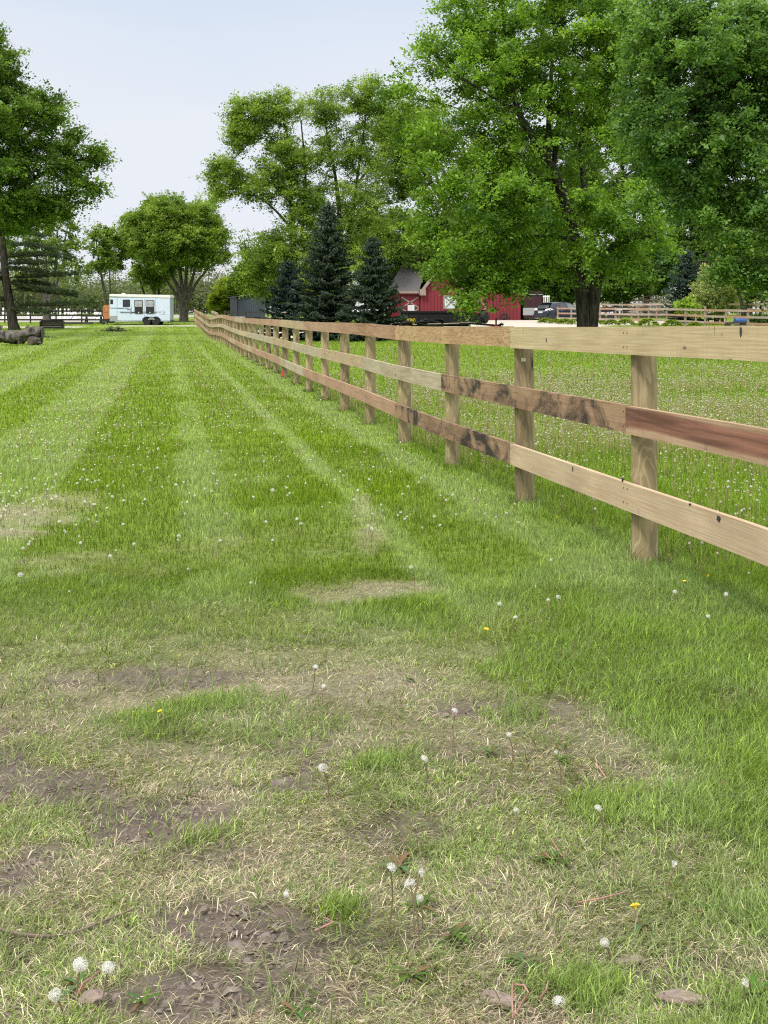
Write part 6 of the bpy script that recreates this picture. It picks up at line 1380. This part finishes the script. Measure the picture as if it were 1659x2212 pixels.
# stalks everywhere in the meadow, most without heads
nsx = 48000; yy = 6*(50/6)**rng.uniform(0, 1, nsx); xx = rng.uniform(-1, 1, nsx)*.34*yy; kx_ = (xx+.1703*yy > K_U+.1); pr = np.array([ok_r(a, b) for a, b in zip(xx, yy)]); kx_ &= rng.uniform(0, 1, nsx) < pr
sx2 = np.concatenate([lx_, xx[kx_]]); sy2 = np.concatenate([ly_, yy[kx_]]); sh2 = np.concatenate([hgt, rng.uniform(.10, .26, kx_.sum())]); n = len(sx2)
V2, T2, C2 = blades(sx2, sy2, sh2*1.0, np.full(n, .0048)*np.clip(sy2/12, 1, 4), rng.uniform(0, .06, n), rng.uniform(0, 6.28, n), mixc(np.array([[.36, .32, .18]]), np.array([[.36, .33, .17]])+np.zeros((n, 3)), rng.uniform(0, 1, n)), np.zeros(n)+.05)
Vh, Fh, Ch = ballmesh(sx2[len(rest):], sy2[len(rest):], g(sx2[len(rest):], sy2[len(rest):])+sh2[len(rest):], .0075*rng.uniform(.6, 1.5, n-len(rest))*np.clip(sy2[len(rest):]/14, 1, 2.5), np.tile([.48, .47, .34], (n-len(rest), 1)))
T_all = np.concatenate([Fq.reshape(-1, 3), T2+len(V), Fh.reshape(-1, 3)+len(V)+len(V2)])
do = np_mesh('dandelion_field', np.concatenate([V, V2, Vh]), T_all, 3, M_GRASS, None, {'col': ('FLOAT_COLOR', np.concatenate([C, C2, Ch]))})
tag(do, 'countless tiny white dandelion clocks and brown stalks farther off in lawn and meadow', 'dandelions', kind='stuff')
# ------------------------------------------------------------------ weeds, stick, clods
def rosette(px, py, n, ln, lab, seed, green=(.10, .19, .04)):
    rq = random.Random(seed); x0, y0 = gpos(px, py); m = MB(); cs = []
    root = None; V = []; Fc = []; C = []
    for i in range(n):
        a = rq.uniform(0, 6.28); l = ln*rq.uniform(.6, 1.2); e = rq.uniform(.15, .9); d = Vector((math.cos(a), math.sin(a), 0)); s = Vector((-math.sin(a), math.cos(a), 0)); col = [c_*rq.uniform(.75, 1.3) for c_ in green]
        if rq.random() < .15: col = [.20, .13, .07]
        N_ = 7; b0 = len(V)
        for k in range(N_+1):
            q = k/N_; w_ = l*.16*math.sin(min(1, q*1.15)*math.pi*.8+.15)*(1 if k % 2 else .45); z = math.sin(e)*l*q-l*.45*q*q+.008
            c0 = d*(l*q*math.cos(e*.6))+Vector((0, 0, max(z, .004))); V.append(tuple(c0+s*w_+Vector((0, 0, w_*.25)))); V.append(tuple(c0)); V.append(tuple(c0-s*w_+Vector((0, 0, w_*.25)))); C += [col, [c_*1.25 for c_ in col], col]
            if k: p = b0+(k-1)*3; Fc += [(p, p+1, p+4, p+3), (p+1, p+2, p+5, p+4)]
    o = np_mesh('dandelion_rosette', V, Fc, 4, M_GRASS, None, {'col': ('FLOAT_COLOR', np.array(C))}); o.location = (x0, y0, G(x0, y0)); tag(o, lab, 'weed', 'flat dandelion leaf rosettes')
ros = [(860, 1870, 16, .15, 'leafy dandelion rosette left of lower centre'), (910, 1960, 12, .12, 'small rosette under the leafy cluster'), (1340, 1530, 14, .13, 'rosette at the edge of the lush grass'), (1060, 1640, 12, .12, 'reddish rosette below the bare strip'), (1210, 1650, 10, .1, 'rosette beside the seedy bare patch'), (1190, 1860, 12, .13, 'rosette in the worn grass at lower right'), (1390, 1990, 12, .12, 'rosette below the single yellow dandelion'),
       (1570, 1720, 14, .13, 'pale broad-leaved weed near the right edge'), (980, 2020, 12, .12, 'rosette in the trampled grass at bottom centre'), (1130, 2070, 10, .12, 'rosette above the mud clod'), (890, 2110, 10, .12, 'rosette low at the bottom centre'), (1630, 2150, 12, .13, 'rosette in the bottom right corner'), (170, 2130, 12, .1, 'rosette under the lower left clocks'), (310, 2170, 10, .09, 'rosette on bare mud by the bottom left'), (1500, 1960, 10, .12, 'rosette among dandelion stems at right'), (1420, 1480, 12, .12, 'rosette in bright grass right of centre'), (640, 2195, 9, .11, 'rosette at the bottom edge left of centre'), (880, 1480, 8, .09, 'tiny rosette beside the worn strip')]
for i, (px, py, n, ln, lab) in enumerate(ros): rosette(px, py, n, ln*.42, lab, 100+i, (.09, .15, .03) if i % 3 else (.12, .16, .06))
x0, y0 = gpos(150, 2005); x1, y1 = gpos(300, 1950); xa, ya = gpos(-40, 1985)
m = MB(); pts = []
for (px, py) in ((-60, 1985), (0, 1993), (50, 2003), (110, 2005), (170, 1995), (220, 1976), (290, 1950)):
    x, y = gpos(px, py, .02); pts.append((x, y, G(x, y)+.010))
m.tube(pts, [.004, .004, .0036, .0036, .0032, .003, .002], 7); o = m.build('stick', pmat('stick_bark', (.17, .13, .10), .9, var=.3, scale=30), smooth=True)
tag(o, 'long thin grey-brown stick lying on the grass at the lower left edge', 'stick')
def clod(px, py, a, b, c_, lab, seed, rz):
    rq = random.Random(seed); bm = bmesh.new(); bmesh.ops.create_icosphere(bm, subdivisions=4, radius=1)
    from mathutils import noise as mn
    for v in bm.verts:
        k_ = 1+.28*mn.noise(v.co*1.4+Vector((seed, 0, 0)))+.12*mn.noise(v.co*4)+.05*mn.noise(v.co*11); v.co = Vector((v.co.x*a, v.co.y*b, v.co.z*c_))*k_
    me = bpy.data.meshes.new('mud_clod'); bm.to_mesh(me); bm.free(); me.polygons.foreach_set('use_smooth', [True]*len(me.polygons)); me.materials.append(pmat('dry_mud', (.26, .20, .165), .95, var=.25, scale=40, bump=.6))
    x, y = gpos(px, py); o = bpy.data.objects.new('mud_clod', me); SC.collection.objects.link(o); o.location = (x, y, G(x, y)+c_*.5); o.rotation_euler = (0, 0, rz); tag(o, lab, 'clod')
clod(1073, 2152, .036, .017, .014, 'oblong dried grey-brown mud clod lying in the grass at bottom centre', 1, -.5)
clod(1475, 2150, .05, .022, .010, 'broad crusty mud clod on the bare patch at lower right', 2, -.2)
clod(1360, 2062, .035, .012, .009, 'narrow mud ridge above the crusty clod at lower right', 3, .4)
clod(200, 2160, .028, .022, .012, 'dark lumpy clod between the clocks at bottom left', 4, .2)
def redstems(lst, lab, name='dandelion_stalk'):
    m = MB()
    for pl in lst:
        pts = []
        for px, py, h in pl: x, y = gpos(px, py, h); pts.append((x, y, G(x, y)+h+.006))
        m.tube(pts, [.0022]+[.002]*(len(pts)-2)+[.0014], 6)
    o = m.build(name, pmat('reddish_stem', (.38, .20, .16), .6, var=.25, scale=40), smooth=True); tag(o, lab, 'plant stem', 'reddish dandelion stalks')
redstems([[(1108, 2195, .0), (1106, 2150, .03), (1108, 2112, .06)]], 'straight reddish stalk standing beside the oblong mud clod')
redstems([[(1112, 2190, .0), (1128, 2160, .03), (1142, 2140, .05), (1132, 2122, .05), (1114, 2120, .05)]], 'hooked reddish stalk curving over beside the oblong mud clod')
redstems([[(1165, 2150, .0), (1180, 2128, .02), (1184, 2108, .02)]], 'short pale red stalk right of the hooked one')
redstems([[(975, 1625, 0), (976, 1590, .05), (984, 1558, .12)]], 'dark red upright stalk below the tall-stemmed clock')
redstems([[(168, 2150, 0), (180, 2125, .02), (205, 2110, .03), (222, 2096, .06)]], 'curved pink stalk under the right-hand lower left clock')
redstems([[(1250, 1940, .0), (1300, 1930, .02), (1350, 1920, .01)]], 'long flattened brown stalk in the lower right grass')
redstems([[(1190, 1815, .0), (1215, 1850, .02), (1232, 1830, .02)]], 'bent brown stalk in the weeds below the narrow clock')
redstems([[(1310, 1690, .0), (1290, 1660, .03), (1286, 1640, .02)]], 'pink bent stalk beside the seedy bare patch')
redstems([[(680, 2020, .0), (720, 2000, .02), (700, 1990, .01)]], 'curled pinkish stalk on mud near the bottom centre')
